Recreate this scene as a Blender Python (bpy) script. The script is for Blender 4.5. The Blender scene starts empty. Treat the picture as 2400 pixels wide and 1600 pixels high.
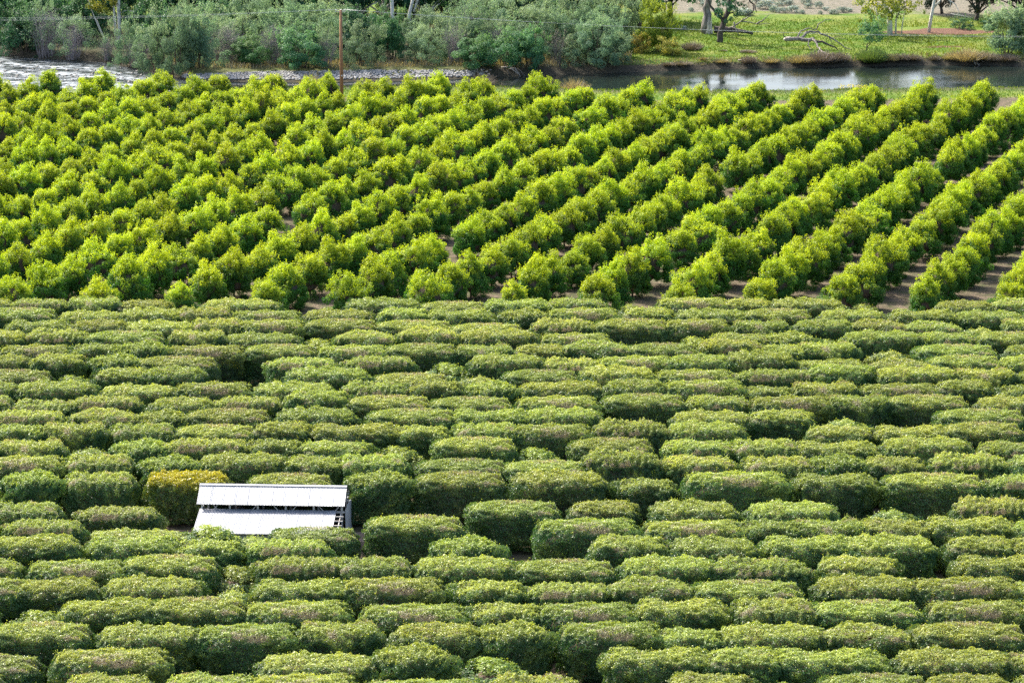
import bpy, math, random
import numpy as np
from mathutils import Vector, Matrix

S = bpy.context.scene
COL = S.collection
PI = math.pi
rad = math.radians

# ------------------------------------------------------------------ camera
CAM_H, CAM_PITCH = 62.5, 13.536
cd = bpy.data.cameras.new('camera'); cam = bpy.data.objects.new('camera', cd); COL.objects.link(cam)
cd.sensor_width = 36; cd.lens = 100; cd.clip_start = 1; cd.clip_end = 9000
cam.location = (0, 0, CAM_H); cam.rotation_euler = (rad(90-CAM_PITCH), 0, 0)
S.camera = cam
# ------------------------------------------------------------------ sky, sun, exposure
SUN_AZ, SUN_EL = -46.0, 46.0            # degrees: azimuth from +Y (negative = to the left), elevation
w = bpy.data.worlds.new('World'); S.world = w; w.use_nodes = True
nt = w.node_tree; bg = nt.nodes['Background']
sky = nt.nodes.new('ShaderNodeTexSky'); sky.sky_type = 'NISHITA'; sky.sun_disc = False
sky.sun_elevation = rad(SUN_EL); sky.sun_rotation = rad(SUN_AZ); sky.dust_density = 4.0; sky.air_density = 1.0
nt.links.new(sky.outputs[0], bg.inputs[0]); bg.inputs[1].default_value = 0.15
sl = bpy.data.lights.new('sun', 'SUN'); sl.energy = 3.5; sl.angle = rad(0.8); sl.color = (1, .945, .84)
sun = bpy.data.objects.new('sun', sl); COL.objects.link(sun)
sd = Vector((math.sin(rad(SUN_AZ))*math.cos(rad(SUN_EL)), math.cos(rad(SUN_AZ))*math.cos(rad(SUN_EL)), math.sin(rad(SUN_EL))))
sun.rotation_euler = sd.to_track_quat('Z', 'Y').to_euler(); sun.location = (0, 300, 200)
vs = S.view_settings; vs.view_transform = 'Standard'; vs.look = 'None'; vs.exposure = 1.4; vs.gamma = 1
vs.use_curve_mapping = False
S.render.engine = 'CYCLES'
cy = S.cycles; cy.max_bounces = 6; cy.diffuse_bounces = 3; cy.glossy_bounces = 3; cy.transmission_bounces = 4
cy.use_denoising = False; cy.caustics_reflective = False; cy.caustics_refractive = False

# ------------------------------------------------------------------ helpers
def tag(o, label=None, cat=None, group=None, kind=None):
    if label: o['label'] = label
    if cat: o['category'] = cat
    if group: o['group'] = group
    if kind: o['kind'] = kind
    return o
def link(name, data, parent=None, loc=None):
    o = bpy.data.objects.new(name, data); COL.objects.link(o)
    if parent: o.parent = parent
    if loc is not None: o.location = loc
    return o
def empty(name, loc=(0, 0, 0), rz=0, sc=(1, 1, 1)):
    o = link(name, None, None, loc); o.rotation_euler = (0, 0, rz); o.scale = sc; o.empty_display_size = .2
    return o
def np_mesh(name, V, F, mats, attr=None, mi=None, smooth=False):
    """V (n,3); F (m,k) all the same size or a list of lists"""
    me = bpy.data.meshes.new(name)
    if isinstance(F, np.ndarray):
        m, k = F.shape
        me.vertices.add(len(V)); me.vertices.foreach_set('co', np.asarray(V, np.float32).ravel())
        me.loops.add(m*k); me.loops.foreach_set('vertex_index', F.astype(np.int32).ravel())
        me.polygons.add(m); me.polygons.foreach_set('loop_start', np.arange(0, m*k, k, dtype=np.int32))
        me.polygons.foreach_set('loop_total', np.full(m, k, np.int32))
        me.update(calc_edges=True)
    else:
        me.from_pydata([tuple(v) for v in V], [], F)
    for mt in mats: me.materials.append(mt)
    if mi is not None: me.polygons.foreach_set('material_index', np.asarray(mi, np.int32))
    if attr is not None:
        a = me.color_attributes.new('leaf', 'FLOAT_COLOR', 'POINT')
        c = np.ones((len(V), 4), np.float32); c[:, :attr.shape[1]] = attr
        a.data.foreach_set('color', c.ravel())
    if smooth: me.polygons.foreach_set('use_smooth', np.ones(len(me.polygons), bool))
    me.update()
    return me
class MB:
    """collects pieces of one mesh"""
    def __init__(s): s.v = []; s.f = []; s.m = []
    def add(s, v, f, m=0):
        n = len(s.v); s.v += [tuple(a) for a in v]; s.f += [[i+n for i in q] for q in f]; s.m += [m]*len(f)
        return s
    def box(s, c, d, R=None, m=0):
        x, y, z = d[0]/2, d[1]/2, d[2]/2
        v = [Vector((a*x, b*y, e*z)) for e in (-1, 1) for b in (-1, 1) for a in (-1, 1)]
        if R is not None: v = [R @ q for q in v]
        v = [q+Vector(c) for q in v]
        return s.add(v, [(0, 2, 3, 1), (4, 5, 7, 6), (0, 1, 5, 4), (2, 6, 7, 3), (0, 4, 6, 2), (1, 3, 7, 5)], m)
    def bar(s, a, b, wd, th, m=0):
        a, b = Vector(a), Vector(b); d = b-a
        return s.box((a+b)/2, (wd, th, d.length), d.to_track_quat('Z', 'Y').to_matrix(), m)
    def tube(s, P, r, n=6, m=0, cap=True):
        P = [Vector(p) for p in P]; k = len(P)
        if not hasattr(r, '__len__'): r = [r]*k
        v = []; up = Vector((.31, .17, .93))
        for i in range(k):
            t = (P[min(i+1, k-1)]-P[max(i-1, 0)]); t.normalize()
            a = t.cross(up)
            if a.length < .05: a = t.cross(Vector((1, 0, 0)))
            a.normalize(); b = t.cross(a)
            v += [P[i]+(a*math.cos(2*PI*j/n)+b*math.sin(2*PI*j/n))*r[i] for j in range(n)]
        f = [(i*n+j, i*n+(j+1) % n, (i+1)*n+(j+1) % n, (i+1)*n+j) for i in range(k-1) for j in range(n)]
        if cap: f += [tuple(range(n-1, -1, -1)), tuple(range((k-1)*n, k*n))]
        return s.add(v, f, m)
    def mesh(s, name, mats, smooth=False):
        me = np_mesh(name, s.v, s.f, mats if isinstance(mats, (list, tuple)) else [mats], mi=s.m)
        if smooth: me.polygons.foreach_set('use_smooth', np.ones(len(me.polygons), bool))
        return me
    def build(s, name, mat, parent=None, loc=None, smooth=False):
        return link(name, s.mesh(name, mat, smooth), parent, loc)
ONES = 'first second third fourth fifth sixth seventh eighth ninth tenth eleventh twelfth thirteenth fourteenth fifteenth sixteenth seventeenth eighteenth nineteenth'.split()
def ordn(i):
    if i <= 19: return ONES[i-1]
    t = {2: ('twenty', 'twentieth'), 3: ('thirty', 'thirtieth'), 4: ('forty', 'fortieth')}[i//10]
    return t[1] if i % 10 == 0 else t[0]+'-'+ONES[i % 10-1]

def noise3(seed, wl, n=9):
    r = np.random.default_rng(seed); K = r.normal(size=(n, 3)); K /= np.linalg.norm(K, axis=1)[:, None]
    K *= (2*PI/wl)*r.uniform(.6, 1.7, (n, 1)); ph = r.uniform(0, 2*PI, n)
    return lambda P: np.sin(np.asarray(P) @ K.T+ph).sum(1)/math.sqrt(n/2)/1.6
def unit(A): return A/np.maximum(np.linalg.norm(A, axis=1), 1e-6)[:, None]

# ------------------------------------------------------------------ materials
def new_mat(name):
    m = bpy.data.materials.new(name); m.use_nodes = True; t = m.node_tree
    for n in list(t.nodes):
        if n.type != 'OUTPUT_MATERIAL': t.nodes.remove(n)
    return m, t, [n for n in t.nodes if n.type == 'OUTPUT_MATERIAL'][0]
def N(t, ty, **kw):
    n = t.nodes.new(ty)
    for k, v in kw.items():
        if k[0] == 'i' and k[1:].isdigit(): n.inputs[int(k[1:])].default_value = v
        else: setattr(n, k, v)
    return n
def rgb(c): return (c[0], c[1], c[2], 1)
def mixc(t, fac, a, b):
    n = t.nodes.new('ShaderNodeMix'); n.data_type = 'RGBA'
    for sock, val in ((n.inputs[0], fac), (n.inputs[6], a), (n.inputs[7], b)):
        if hasattr(val, 'is_linked'): t.links.new(val, sock)
        elif isinstance(val, (int, float)): sock.default_value = val
        else: sock.default_value = rgb(val)
    return n.outputs[2]
def leaf_mat(name, mature, young, dead=(.30, .20, .12), transl=.4, rough=.42, spec=.5, var=.3, hue=.02, tgain=1.25, tb=.35):
    m, t, out = new_mat(name)
    at = N(t, 'ShaderNodeAttribute', attribute_name='leaf'); sp = N(t, 'ShaderNodeSeparateColor'); t.links.new(at.outputs['Color'], sp.inputs[0])
    c = mixc(t, sp.outputs[0], mature, young)
    c = mixc(t, sp.outputs[2], c, dead)
    oi = N(t, 'ShaderNodeObjectInfo')
    hs = N(t, 'ShaderNodeHueSaturation')
    mr = N(t, 'ShaderNodeMapRange', i3=1-var, i4=1+var); t.links.new(sp.outputs[1], mr.inputs[0])
    mo = N(t, 'ShaderNodeMapRange', i3=.5-hue, i4=.5+hue); t.links.new(oi.outputs['Random'], mo.inputs[0])
    mw = N(t, 'ShaderNodeMath', operation='MULTIPLY_ADD', i1=97.3, i2=.37); t.links.new(oi.outputs['Random'], mw.inputs[0])
    fr = N(t, 'ShaderNodeMath', operation='FRACT'); t.links.new(mw.outputs[0], fr.inputs[0])
    mv = N(t, 'ShaderNodeMapRange', i3=.84, i4=1.16); t.links.new(fr.outputs[0], mv.inputs[0])
    mm = N(t, 'ShaderNodeMath', operation='MULTIPLY'); t.links.new(mr.outputs[0], mm.inputs[0]); t.links.new(mv.outputs[0], mm.inputs[1])
    t.links.new(mo.outputs[0], hs.inputs[0]); t.links.new(mm.outputs[0], hs.inputs[2]); t.links.new(c, hs.inputs[4])
    b = N(t, 'ShaderNodeBsdfPrincipled'); t.links.new(hs.outputs[0], b.inputs['Base Color'])
    b.inputs['Roughness'].default_value = rough; b.inputs['Specular IOR Level'].default_value = spec
    tr = N(t, 'ShaderNodeBsdfTranslucent')
    g = N(t, 'ShaderNodeMix', data_type='RGBA', blend_type='MULTIPLY'); g.inputs[0].default_value = 1
    g.inputs[7].default_value = (tgain*(1+.15*(1-tb)), tgain, tgain*tb, 1)
    t.links.new(hs.outputs[0], g.inputs[6]); t.links.new(g.outputs[2], tr.inputs[0])
    mx = N(t, 'ShaderNodeMixShader', i0=transl); t.links.new(b.outputs[0], mx.inputs[1]); t.links.new(tr.outputs[0], mx.inputs[2])
    t.links.new(mx.outputs[0], out.inputs[0])
    return m
def plain_mat(name, c1, c2, scale=6, rough=.8, spec=.3, metal=0, bump=0, stretch=(1, 1, 1), lo=.35, hi=.65):
    m, t, out = new_mat(name)
    tc = N(t, 'ShaderNodeTexCoord'); mp = N(t, 'ShaderNodeMapping'); mp.inputs[3].default_value = stretch
    t.links.new(tc.outputs['Object'], mp.inputs[0])
    nz = N(t, 'ShaderNodeTexNoise', i2=scale, i3=6.0); t.links.new(mp.outputs[0], nz.inputs[0])
    mr = N(t, 'ShaderNodeMapRange', i1=lo, i2=hi); t.links.new(nz.outputs[0], mr.inputs[0])
    b = N(t, 'ShaderNodeBsdfPrincipled'); t.links.new(mixc(t, mr.outputs[0], c1, c2), b.inputs['Base Color'])
    b.inputs['Roughness'].default_value = rough; b.inputs['Specular IOR Level'].default_value = spec; b.inputs['Metallic'].default_value = metal
    if bump:
        bp = N(t, 'ShaderNodeBump', i0=bump); t.links.new(nz.outputs[0], bp.inputs['Height']); t.links.new(bp.outputs[0], b.inputs['Normal'])
    t.links.new(b.outputs[0], out.inputs[0])
    return m
M = {}
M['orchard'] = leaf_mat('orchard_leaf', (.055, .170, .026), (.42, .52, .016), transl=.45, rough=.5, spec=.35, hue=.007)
M['hedge'] = leaf_mat('hedge_leaf', (.050, .125, .040), (.37, .44, .10), dead=(.36, .33, .22), transl=.38, rough=.4, spec=.45, hue=.012)  # second tone doubles as painted sunlight on the clipped tops
M['hedge_y'] = leaf_mat('hedge_leaf_yellow', (.065, .14, .030), (.46, .45, .018), transl=.3, rough=.34, spec=.5)
M['willow'] = leaf_mat('willow_leaf', (.130, .225, .130), (.21, .30, .15), transl=.42, tb=.75, rough=.6, spec=.25)
M['green'] = leaf_mat('alder_leaf', (.070, .200, .090), (.15, .27, .10), transl=.42, tb=.6, rough=.55, spec=.3)
M['dark'] = leaf_mat('cottonwood_leaf', (.032, .115, .062), (.08, .18, .07), transl=.38, tb=.6, rough=.5, spec=.3)
M['lime'] = leaf_mat('lime_leaf', (.17, .27, .04), (.28, .37, .05), transl=.45, rough=.6, spec=.2)
M['yellow'] = leaf_mat('yellow_leaf', (.36, .34, .07), (.48, .45, .12), transl=.3, rough=.6, spec=.2)
M['syc'] = leaf_mat('sycamore_leaf', (.15, .20, .045), (.34, .33, .065), transl=.4, rough=.55, spec=.3)
M['conif'] = leaf_mat('conifer_leaf', (.012, .030, .018), (.03, .055, .03), transl=.1, rough=.6, spec=.2)
M['sage'] = leaf_mat('sage_leaf', (.19, .25, .22), (.30, .36, .32), transl=.15, rough=.8, spec=.1)
M['drygrass'] = leaf_mat('dry_grass', (.22, .19, .12), (.36, .32, .21), transl=.25, rough=.8, spec=.1)
M['brush'] = leaf_mat('dead_brush', (.15, .125, .105), (.27, .235, .20), transl=.1, rough=.9, spec=.1)
M['grass'] = leaf_mat('grass_blade', (.06, .135, .018), (.15, .20, .025), transl=.35, rough=.6, spec=.2)
M['reed'] = leaf_mat('reed_blade', (.07, .13, .045), (.14, .19, .07), transl=.3, rough=.6, spec=.2)
M['flower'] = plain_mat('flower_petal', (.75, .6, .05), (.8, .68, .1), 3)
M['bark'] = plain_mat('bark', (.075, .055, .042), (.15, .115, .09), 9, .95, .1, bump=.5, stretch=(1, 1, .3))
M['twig'] = plain_mat('twig', (.25, .215, .22), (.38, .335, .335), 5, .95, .1)
M['white_bark'] = plain_mat('white_bark', (.62, .60, .55), (.36, .34, .30), 2.2, .85, .2, bump=.2, lo=.5, hi=.68)
M['deadwood'] = plain_mat('deadwood', (.10, .085, .075), (.30, .27, .24), 3.5, .9, .15, bump=.4, stretch=(1, 1, .25))
M['palewood'] = plain_mat('pale_wood', (.45, .39, .33), (.62, .55, .47), 3, .9, .15)
M['darkwood'] = plain_mat('dark_wood', (.05, .042, .038), (.13, .11, .10), 5, .95, .1, bump=.4)
M['pole'] = plain_mat('pole_wood', (.22, .105, .055), (.36, .20, .115), 8, .85, .2, stretch=(1, 1, .1))
M['metal'] = plain_mat('galvanised_roof', (.28, .295, .325), (.36, .37, .395), 1.3, .5, .5, .3, stretch=(1, .25, 1))
M['wall'] = plain_mat('weathered_sheet', (.34, .35, .36), (.46, .47, .47), 1.6, .6, .4, .2, stretch=(1, 1, .3))
M['timber'] = plain_mat('shed_timber', (.34, .31, .28), (.52, .49, .45), 5, .85, .2)
M['wire'] = plain_mat('wire_metal', (.45, .47, .48), (.6, .62, .62), 2, .45, .5, .6)
M['insul'] = plain_mat('insulator', (.75, .76, .76), (.82, .82, .82), 2, .3, .5)
M['stone'] = plain_mat('river_stone', (.17, .165, .16), (.38, .37, .35), .6, .8, .3)
M['wetstone'] = plain_mat('wet_stone', (.05, .05, .048), (.12, .115, .10), .6, .5, .4)

# ------------------------------------------------------------------ the lie of the land
FAR = np.array([(-400, 560), (-160, 500), (-84.5, 467.9), (-79.4, 462.2), (-74.0, 458.7), (-69.6, 457.2), (-65.2, 455.2), (-61.0, 449.8), (-57.1, 445.0), (-53.3, 441.3), (-50.0, 435.8), (-44.6, 434.9), (-39.4, 435.3), (-32.8, 434.4), (-26.3, 434.9), (-19.7, 435.8), (-9.2, 437.6), (-3.3, 439.9), (0.0, 440.3), (6.7, 441.7), (13.4, 443.1), (20.1, 445.0), (27.0, 446.9), (33.8, 448.4), (40.7, 449.3), (47.5, 450.3), (54.4, 450.8), (61.4, 452.2), (68.2, 452.7), (75.1, 452.7), (81.6, 451.3), (160, 446), (400, 430)], float)
NEAR = np.array([(-400, 470), (-160, 436), (-76.0, 419.3), (-57.1, 420.2), (-44.7, 422.7), (-30.9, 426.2), (-12.9, 426.6), (-3.2, 427.1), (9.6, 424.0), (25.5, 421.9), (51.2, 423.6), (77.2, 425.7), (160, 420), (400, 400)], float)
WATER = -1.0
wob = noise3(77, 7.0)
def far_y(x):
    x = np.asarray(x, float); return np.interp(x, FAR[:, 0], FAR[:, 1])+.35*wob(np.stack([x, x*0, x*0], -1).reshape(-1, 3)).reshape(x.shape)
def near_y(x):
    x = np.asarray(x, float); return np.interp(x, NEAR[:, 0], NEAR[:, 1])+.35*wob(np.stack([x, x*0+40, x*0], -1).reshape(-1, 3)).reshape(x.shape)
lump = noise3(5, 14.0)
def height(x, y):
    x = np.asarray(x, float); y = np.asarray(y, float)
    fy, ny = far_y(x), near_y(x)
    bar = np.interp(x, [-54, -48, -12, -4], [0, 1, 1, 0])                # the shallow pebble bar
    rise = 2.8+4.3*bar
    zf = -1.35+1.6*np.clip((y-fy+.35*rise)/rise, 0, 1)**.8
    back = np.clip(y-fy-rise, 0, None)
    zf = zf+.02*back+.035*np.clip(y-540, 0, 500)+.10*lump(np.stack([x, y, x*0], -1).reshape(-1, 3)).reshape(x.shape)*np.clip(back/4, 0, 1)
    zn = -1.7*np.clip((y-ny+4.5)/6.0, 0, 1)**1.3
    mid = (fy+ny)/2
    return np.where(y > mid, np.maximum(zf, -1.7), np.maximum(zn, -1.7))
def hz(x, y): return float(height(np.array([x]), np.array([y]))[0])

xs = np.concatenate([[-4000, -2500, -1500, -900, -500, -300, -200, -150], np.arange(-120, 121, 1.5), [150, 200, 300, 500, 900, 1500, 2500, 4000]])
ys = np.concatenate([np.arange(-300, 150, 50), np.arange(150, 405, 6), np.arange(405, 480, .7), np.arange(480, 560, 3), [580, 620, 680, 760, 900, 1200, 1700, 2500, 3500, 5000]])
X, Y = np.meshgrid(xs, ys); Z = height(X, Y)
nx, ny_ = len(xs), len(ys)
idx = np.arange(nx*ny_).reshape(ny_, nx)
F = np.stack([idx[:-1, :-1], idx[:-1, 1:], idx[1:, 1:], idx[1:, :-1]], -1).reshape(-1, 4)
P = np.stack([X, Y, Z], -1).reshape(-1, 3)
px, py = P[:, 0], P[:, 1]
fyv, nyv = far_y(px), near_y(px)
nn = noise3(9, 9.0)(P); n2 = noise3(10, 25.0)(P)
def sm(a, b, v): t = np.clip((v-a)/(b-a), 0, 1); return t*t*(3-2*t)
grass = np.where(py > (fyv+nyv)/2, sm(.5, 1.6, py-fyv), sm(-17, -11, py-nyv)*(1-sm(-3, -1, py-nyv)))
grass *= np.where((py > 430) & (px < 18) & (py < 476), .45, 1)
sand = sm(497, 506, py+4*nn+3*n2)
litter = sm(.25, .7, 1-((px-72)/12)**2-((py-481)/5.5)**2+.35*nn)+.8*sm(.3, .8, 1-((px-66)/11)**2-((py-463.5)/2)**2+.4*nn)
mud_and_floor = sm(-10, -3, py-nyv)*(1-sm(.4, 1.6, py-fyv))
sand *= sm(22, 30, px+2*nn)
mud_and_floor = np.maximum(mud_and_floor, .75*(px < 18)*(py > fyv+1)*(py < 500)*(1-sm(-56, -48, px)*(1-sm(-10, -4, px))*(1-sm(6, 11, py-fyv))))  # same dark tone laid over the ground of the far thicket
col = np.stack([np.clip(grass, 0, 1), np.clip(sand, 0, 1), np.clip(litter, 0, 1), np.clip(mud_and_floor, 0, 1)], -1)
gm, t, out = new_mat('ground')
at = N(t, 'ShaderNodeAttribute', attribute_name='leaf'); sp = N(t, 'ShaderNodeSeparateColor'); t.links.new(at.outputs['Color'], sp.inputs[0])
tc = N(t, 'ShaderNodeTexCoord')
def nz_(scale, d=8): n = N(t, 'ShaderNodeTexNoise', i2=scale, i3=float(d)); t.links.new(tc.outputs['Object'], n.inputs[0]); r = N(t, 'ShaderNodeMapRange', i1=.36, i2=.64); t.links.new(n.outputs[0], r.inputs[0]); return r.outputs[0], n.outputs[0]
a1, r1 = nz_(.9); a2, r2 = nz_(.22, 6); a3, r3 = nz_(3.5)
dirt = mixc(t, a2, mixc(t, a1, (.075, .058, .04), (.13, .10, .072)), mixc(t, a1, (.06, .075, .028), (.15, .115, .082)))  # soil with weeds, tone darkened to carry the shade between orchard rows
gr = mixc(t, a2, mixc(t, a1, (.05, .115, .015), (.09, .155, .02)), mixc(t, a3, (.13, .18, .025), (.19, .19, .06)))
sa = mixc(t, a1, mixc(t, a3, (.10, .10, .065), (.17, .155, .12)), mixc(t, a3, (.13, .115, .085), (.22, .195, .16)))
lt = mixc(t, a3, (.085, .045, .033), (.17, .10, .07))
def edged(s, nse):
    m_ = N(t, 'ShaderNodeMath', operation='MULTIPLY_ADD', i1=.6, i2=-.3); t.links.new(nse, m_.inputs[0])
    a_ = N(t, 'ShaderNodeMath', operation='ADD'); t.links.new(s, a_.inputs[0]); t.links.new(m_.outputs[0], a_.inputs[1])
    r_ = N(t, 'ShaderNodeMapRange', i1=.3, i2=.7); t.links.new(a_.outputs[0], r_.inputs[0]); return r_.outputs[0]
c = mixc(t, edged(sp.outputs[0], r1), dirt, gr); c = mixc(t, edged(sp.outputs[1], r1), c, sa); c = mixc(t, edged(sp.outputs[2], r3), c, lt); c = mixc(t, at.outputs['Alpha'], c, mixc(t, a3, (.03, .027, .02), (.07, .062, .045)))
b = N(t, 'ShaderNodeBsdfPrincipled'); t.links.new(c, b.inputs['Base Color']); b.inputs['Roughness'].default_value = .95; b.inputs['Specular IOR Level'].default_value = .1
bp = N(t, 'ShaderNodeBump', i0=.6, i1=.3); t.links.new(r3, bp.inputs['Height']); t.links.new(bp.outputs[0], b.inputs['Normal']); t.links.new(b.outputs[0], out.inputs[0])
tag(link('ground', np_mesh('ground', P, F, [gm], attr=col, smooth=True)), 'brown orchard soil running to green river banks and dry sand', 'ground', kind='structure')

# ------------------------------------------------------------------ river
rx = np.concatenate([[-400, -250, -160], np.arange(-120, 121, 2.0), [160, 250, 400]])
K = 40
ra = near_y(rx)-3; rb = far_y(rx)+3
RV = np.stack([np.repeat(rx[:, None], K, 1), ra[:, None]+(rb-ra)[:, None]*np.linspace(0, 1, K)[None], np.full((len(rx), K), WATER)], -1).reshape(-1, 3)
ri = np.arange(len(rx)*K).reshape(len(rx), K)
RF = np.stack([ri[:-1, :-1], ri[1:, :-1], ri[1:, 1:], ri[:-1, 1:]], -1).reshape(-1, 4)
rn = noise3(21, 16.0)(RV*np.array([1, 2.2, 1])); rn2 = noise3(22, 6.0)(RV*np.array([1, 2.0, 1]))
riff = 1-sm(-56, -44, RV[:, 0]+3*rn)
chop = sm(24, 34, RV[:, 0]+4*rn)*np.clip(.62+.55*rn+.25*rn2, 0, 1)
wm, t, out = new_mat('water')
at = N(t, 'ShaderNodeAttribute', attribute_name='leaf'); sp = N(t, 'ShaderNodeSeparateColor'); t.links.new(at.outputs['Color'], sp.inputs[0])
tc = N(t, 'ShaderNodeTexCoord'); mp = N(t, 'ShaderNodeMapping'); mp.inputs[3].default_value = (1, 1.0, 1); t.links.new(tc.outputs['Object'], mp.inputs[0])
n1 = N(t, 'ShaderNodeTexNoise', i2=2.6, i3=3.0); t.links.new(mp.outputs[0], n1.inputs[0])
n2_ = N(t, 'ShaderNodeTexNoise', i2=1.0, i3=5.0); t.links.new(mp.outputs[0], n2_.inputs[0])
b1 = N(t, 'ShaderNodeBump', i0=1.0); b1.inputs['Distance'].default_value = 1
m1 = N(t, 'ShaderNodeMath', operation='MULTIPLY_ADD', i1=.020, i2=.004); t.links.new(sp.outputs[1], m1.inputs[0])
h1 = N(t, 'ShaderNodeMath', operation='MULTIPLY'); t.links.new(n1.outputs[0], h1.inputs[0]); t.links.new(m1.outputs[0], h1.inputs[1])
m2 = N(t, 'ShaderNodeMath', operation='MULTIPLY', i1=.16); t.links.new(sp.outputs[0], m2.inputs[0])
h2 = N(t, 'ShaderNodeMath', operation='MULTIPLY'); t.links.new(n2_.outputs[0], h2.inputs[0]); t.links.new(m2.outputs[0], h2.inputs[1])
hh = N(t, 'ShaderNodeMath', operation='ADD'); t.links.new(h1.outputs[0], hh.inputs[0]); t.links.new(h2.outputs[0], hh.inputs[1])
t.links.new(hh.outputs[0], b1.inputs['Height'])
b = N(t, 'ShaderNodeBsdfPrincipled'); b.inputs['Base Color'].default_value = (.012, .018, .016, 1); b.inputs['IOR'].default_value = 1.333; b.inputs['Roughness'].default_value = .06; b.inputs['Specular IOR Level'].default_value = .5
# white water over the shallows, with sky glare off it painted in as colour
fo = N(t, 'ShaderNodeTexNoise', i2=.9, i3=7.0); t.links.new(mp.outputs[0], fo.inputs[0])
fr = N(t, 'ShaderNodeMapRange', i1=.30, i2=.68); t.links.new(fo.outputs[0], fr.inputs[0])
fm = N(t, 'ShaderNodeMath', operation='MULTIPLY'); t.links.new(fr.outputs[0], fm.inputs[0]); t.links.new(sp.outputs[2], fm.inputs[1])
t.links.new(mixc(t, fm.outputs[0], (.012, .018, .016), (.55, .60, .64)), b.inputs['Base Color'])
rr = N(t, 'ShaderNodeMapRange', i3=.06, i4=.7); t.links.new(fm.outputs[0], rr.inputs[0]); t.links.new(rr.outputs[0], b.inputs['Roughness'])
t.links.new(b1.outputs[0], b.inputs['Normal']); t.links.new(b.outputs[0], out.inputs[0])
foam_glare = .85*riff*np.clip(.65+.6*rn2, 0, 1)*(1-.55*sm(-8, -2, RV[:, 1]-far_y(RV[:, 0])))
tag(link('river', np_mesh('river', RV, RF, [wm], attr=np.stack([riff, chop, foam_glare], -1), smooth=True)), 'dark river with bright ripples and a white riffle', 'river', kind='structure')

# ------------------------------------------------------------------ foliage builders
def leaves(P, Nn, L, W, rng, tang=None, fold=.12):
    n = len(P)
    if tang is None: tang = rng.normal(size=(n, 3))
    T = unit(tang-Nn*(tang*Nn).sum(1)[:, None]); B = np.cross(Nn, T)
    L = np.broadcast_to(L, (n,))[:, None]; W = np.broadcast_to(W, (n,))[:, None]
    V = np.stack([P-T*L*.5, P+B*W*.5+Nn*W*fold+T*L*.06, P+T*L*.5, P-B*W*.5+Nn*W*fold+T*L*.06], 1).reshape(-1, 3)
    return V, np.arange(4*n).reshape(n, 4)
def crown_mesh(name, mats, parts, core=None):
    Vs, Fs, At, Mi = [], [], [], []; o = 0
    for V, F_, A in parts:
        Vs.append(V); Fs.append(F_+o); At.append(np.repeat(A, 4, 0)); Mi.append(np.zeros(len(F_))); o += len(V)
    if core is not None:
        V, F_ = core; Vs.append(V); Fs.append(F_+o); At.append(np.tile([.0, .3, .0], (len(V), 1))); Mi.append(np.ones(len(F_)))
    return np_mesh(name, np.concatenate(Vs), np.concatenate(Fs), mats, attr=np.concatenate(At), mi=np.concatenate(Mi))
def blob(cx, r, wob_f, nu=14, nv=9):
    u = np.linspace(0, 2*PI, nu, endpoint=False); v = np.linspace(-.46*PI, .47*PI, nv)
    U, Vv = np.meshgrid(u, v); D = np.stack([np.cos(U)*np.cos(Vv), np.sin(U)*np.cos(Vv), np.sin(Vv)], -1).reshape(-1, 3)
    P_ = D*r; P_ = P_*(1+.12*wob_f(P_))[:, None]+cx
    i = np.arange(nu*nv).reshape(nv, nu); j = np.roll(i, -1, 1)
    return P_, np.stack([i[:-1], j[:-1], j[1:], i[1:]], -1).reshape(-1, 4)

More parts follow.
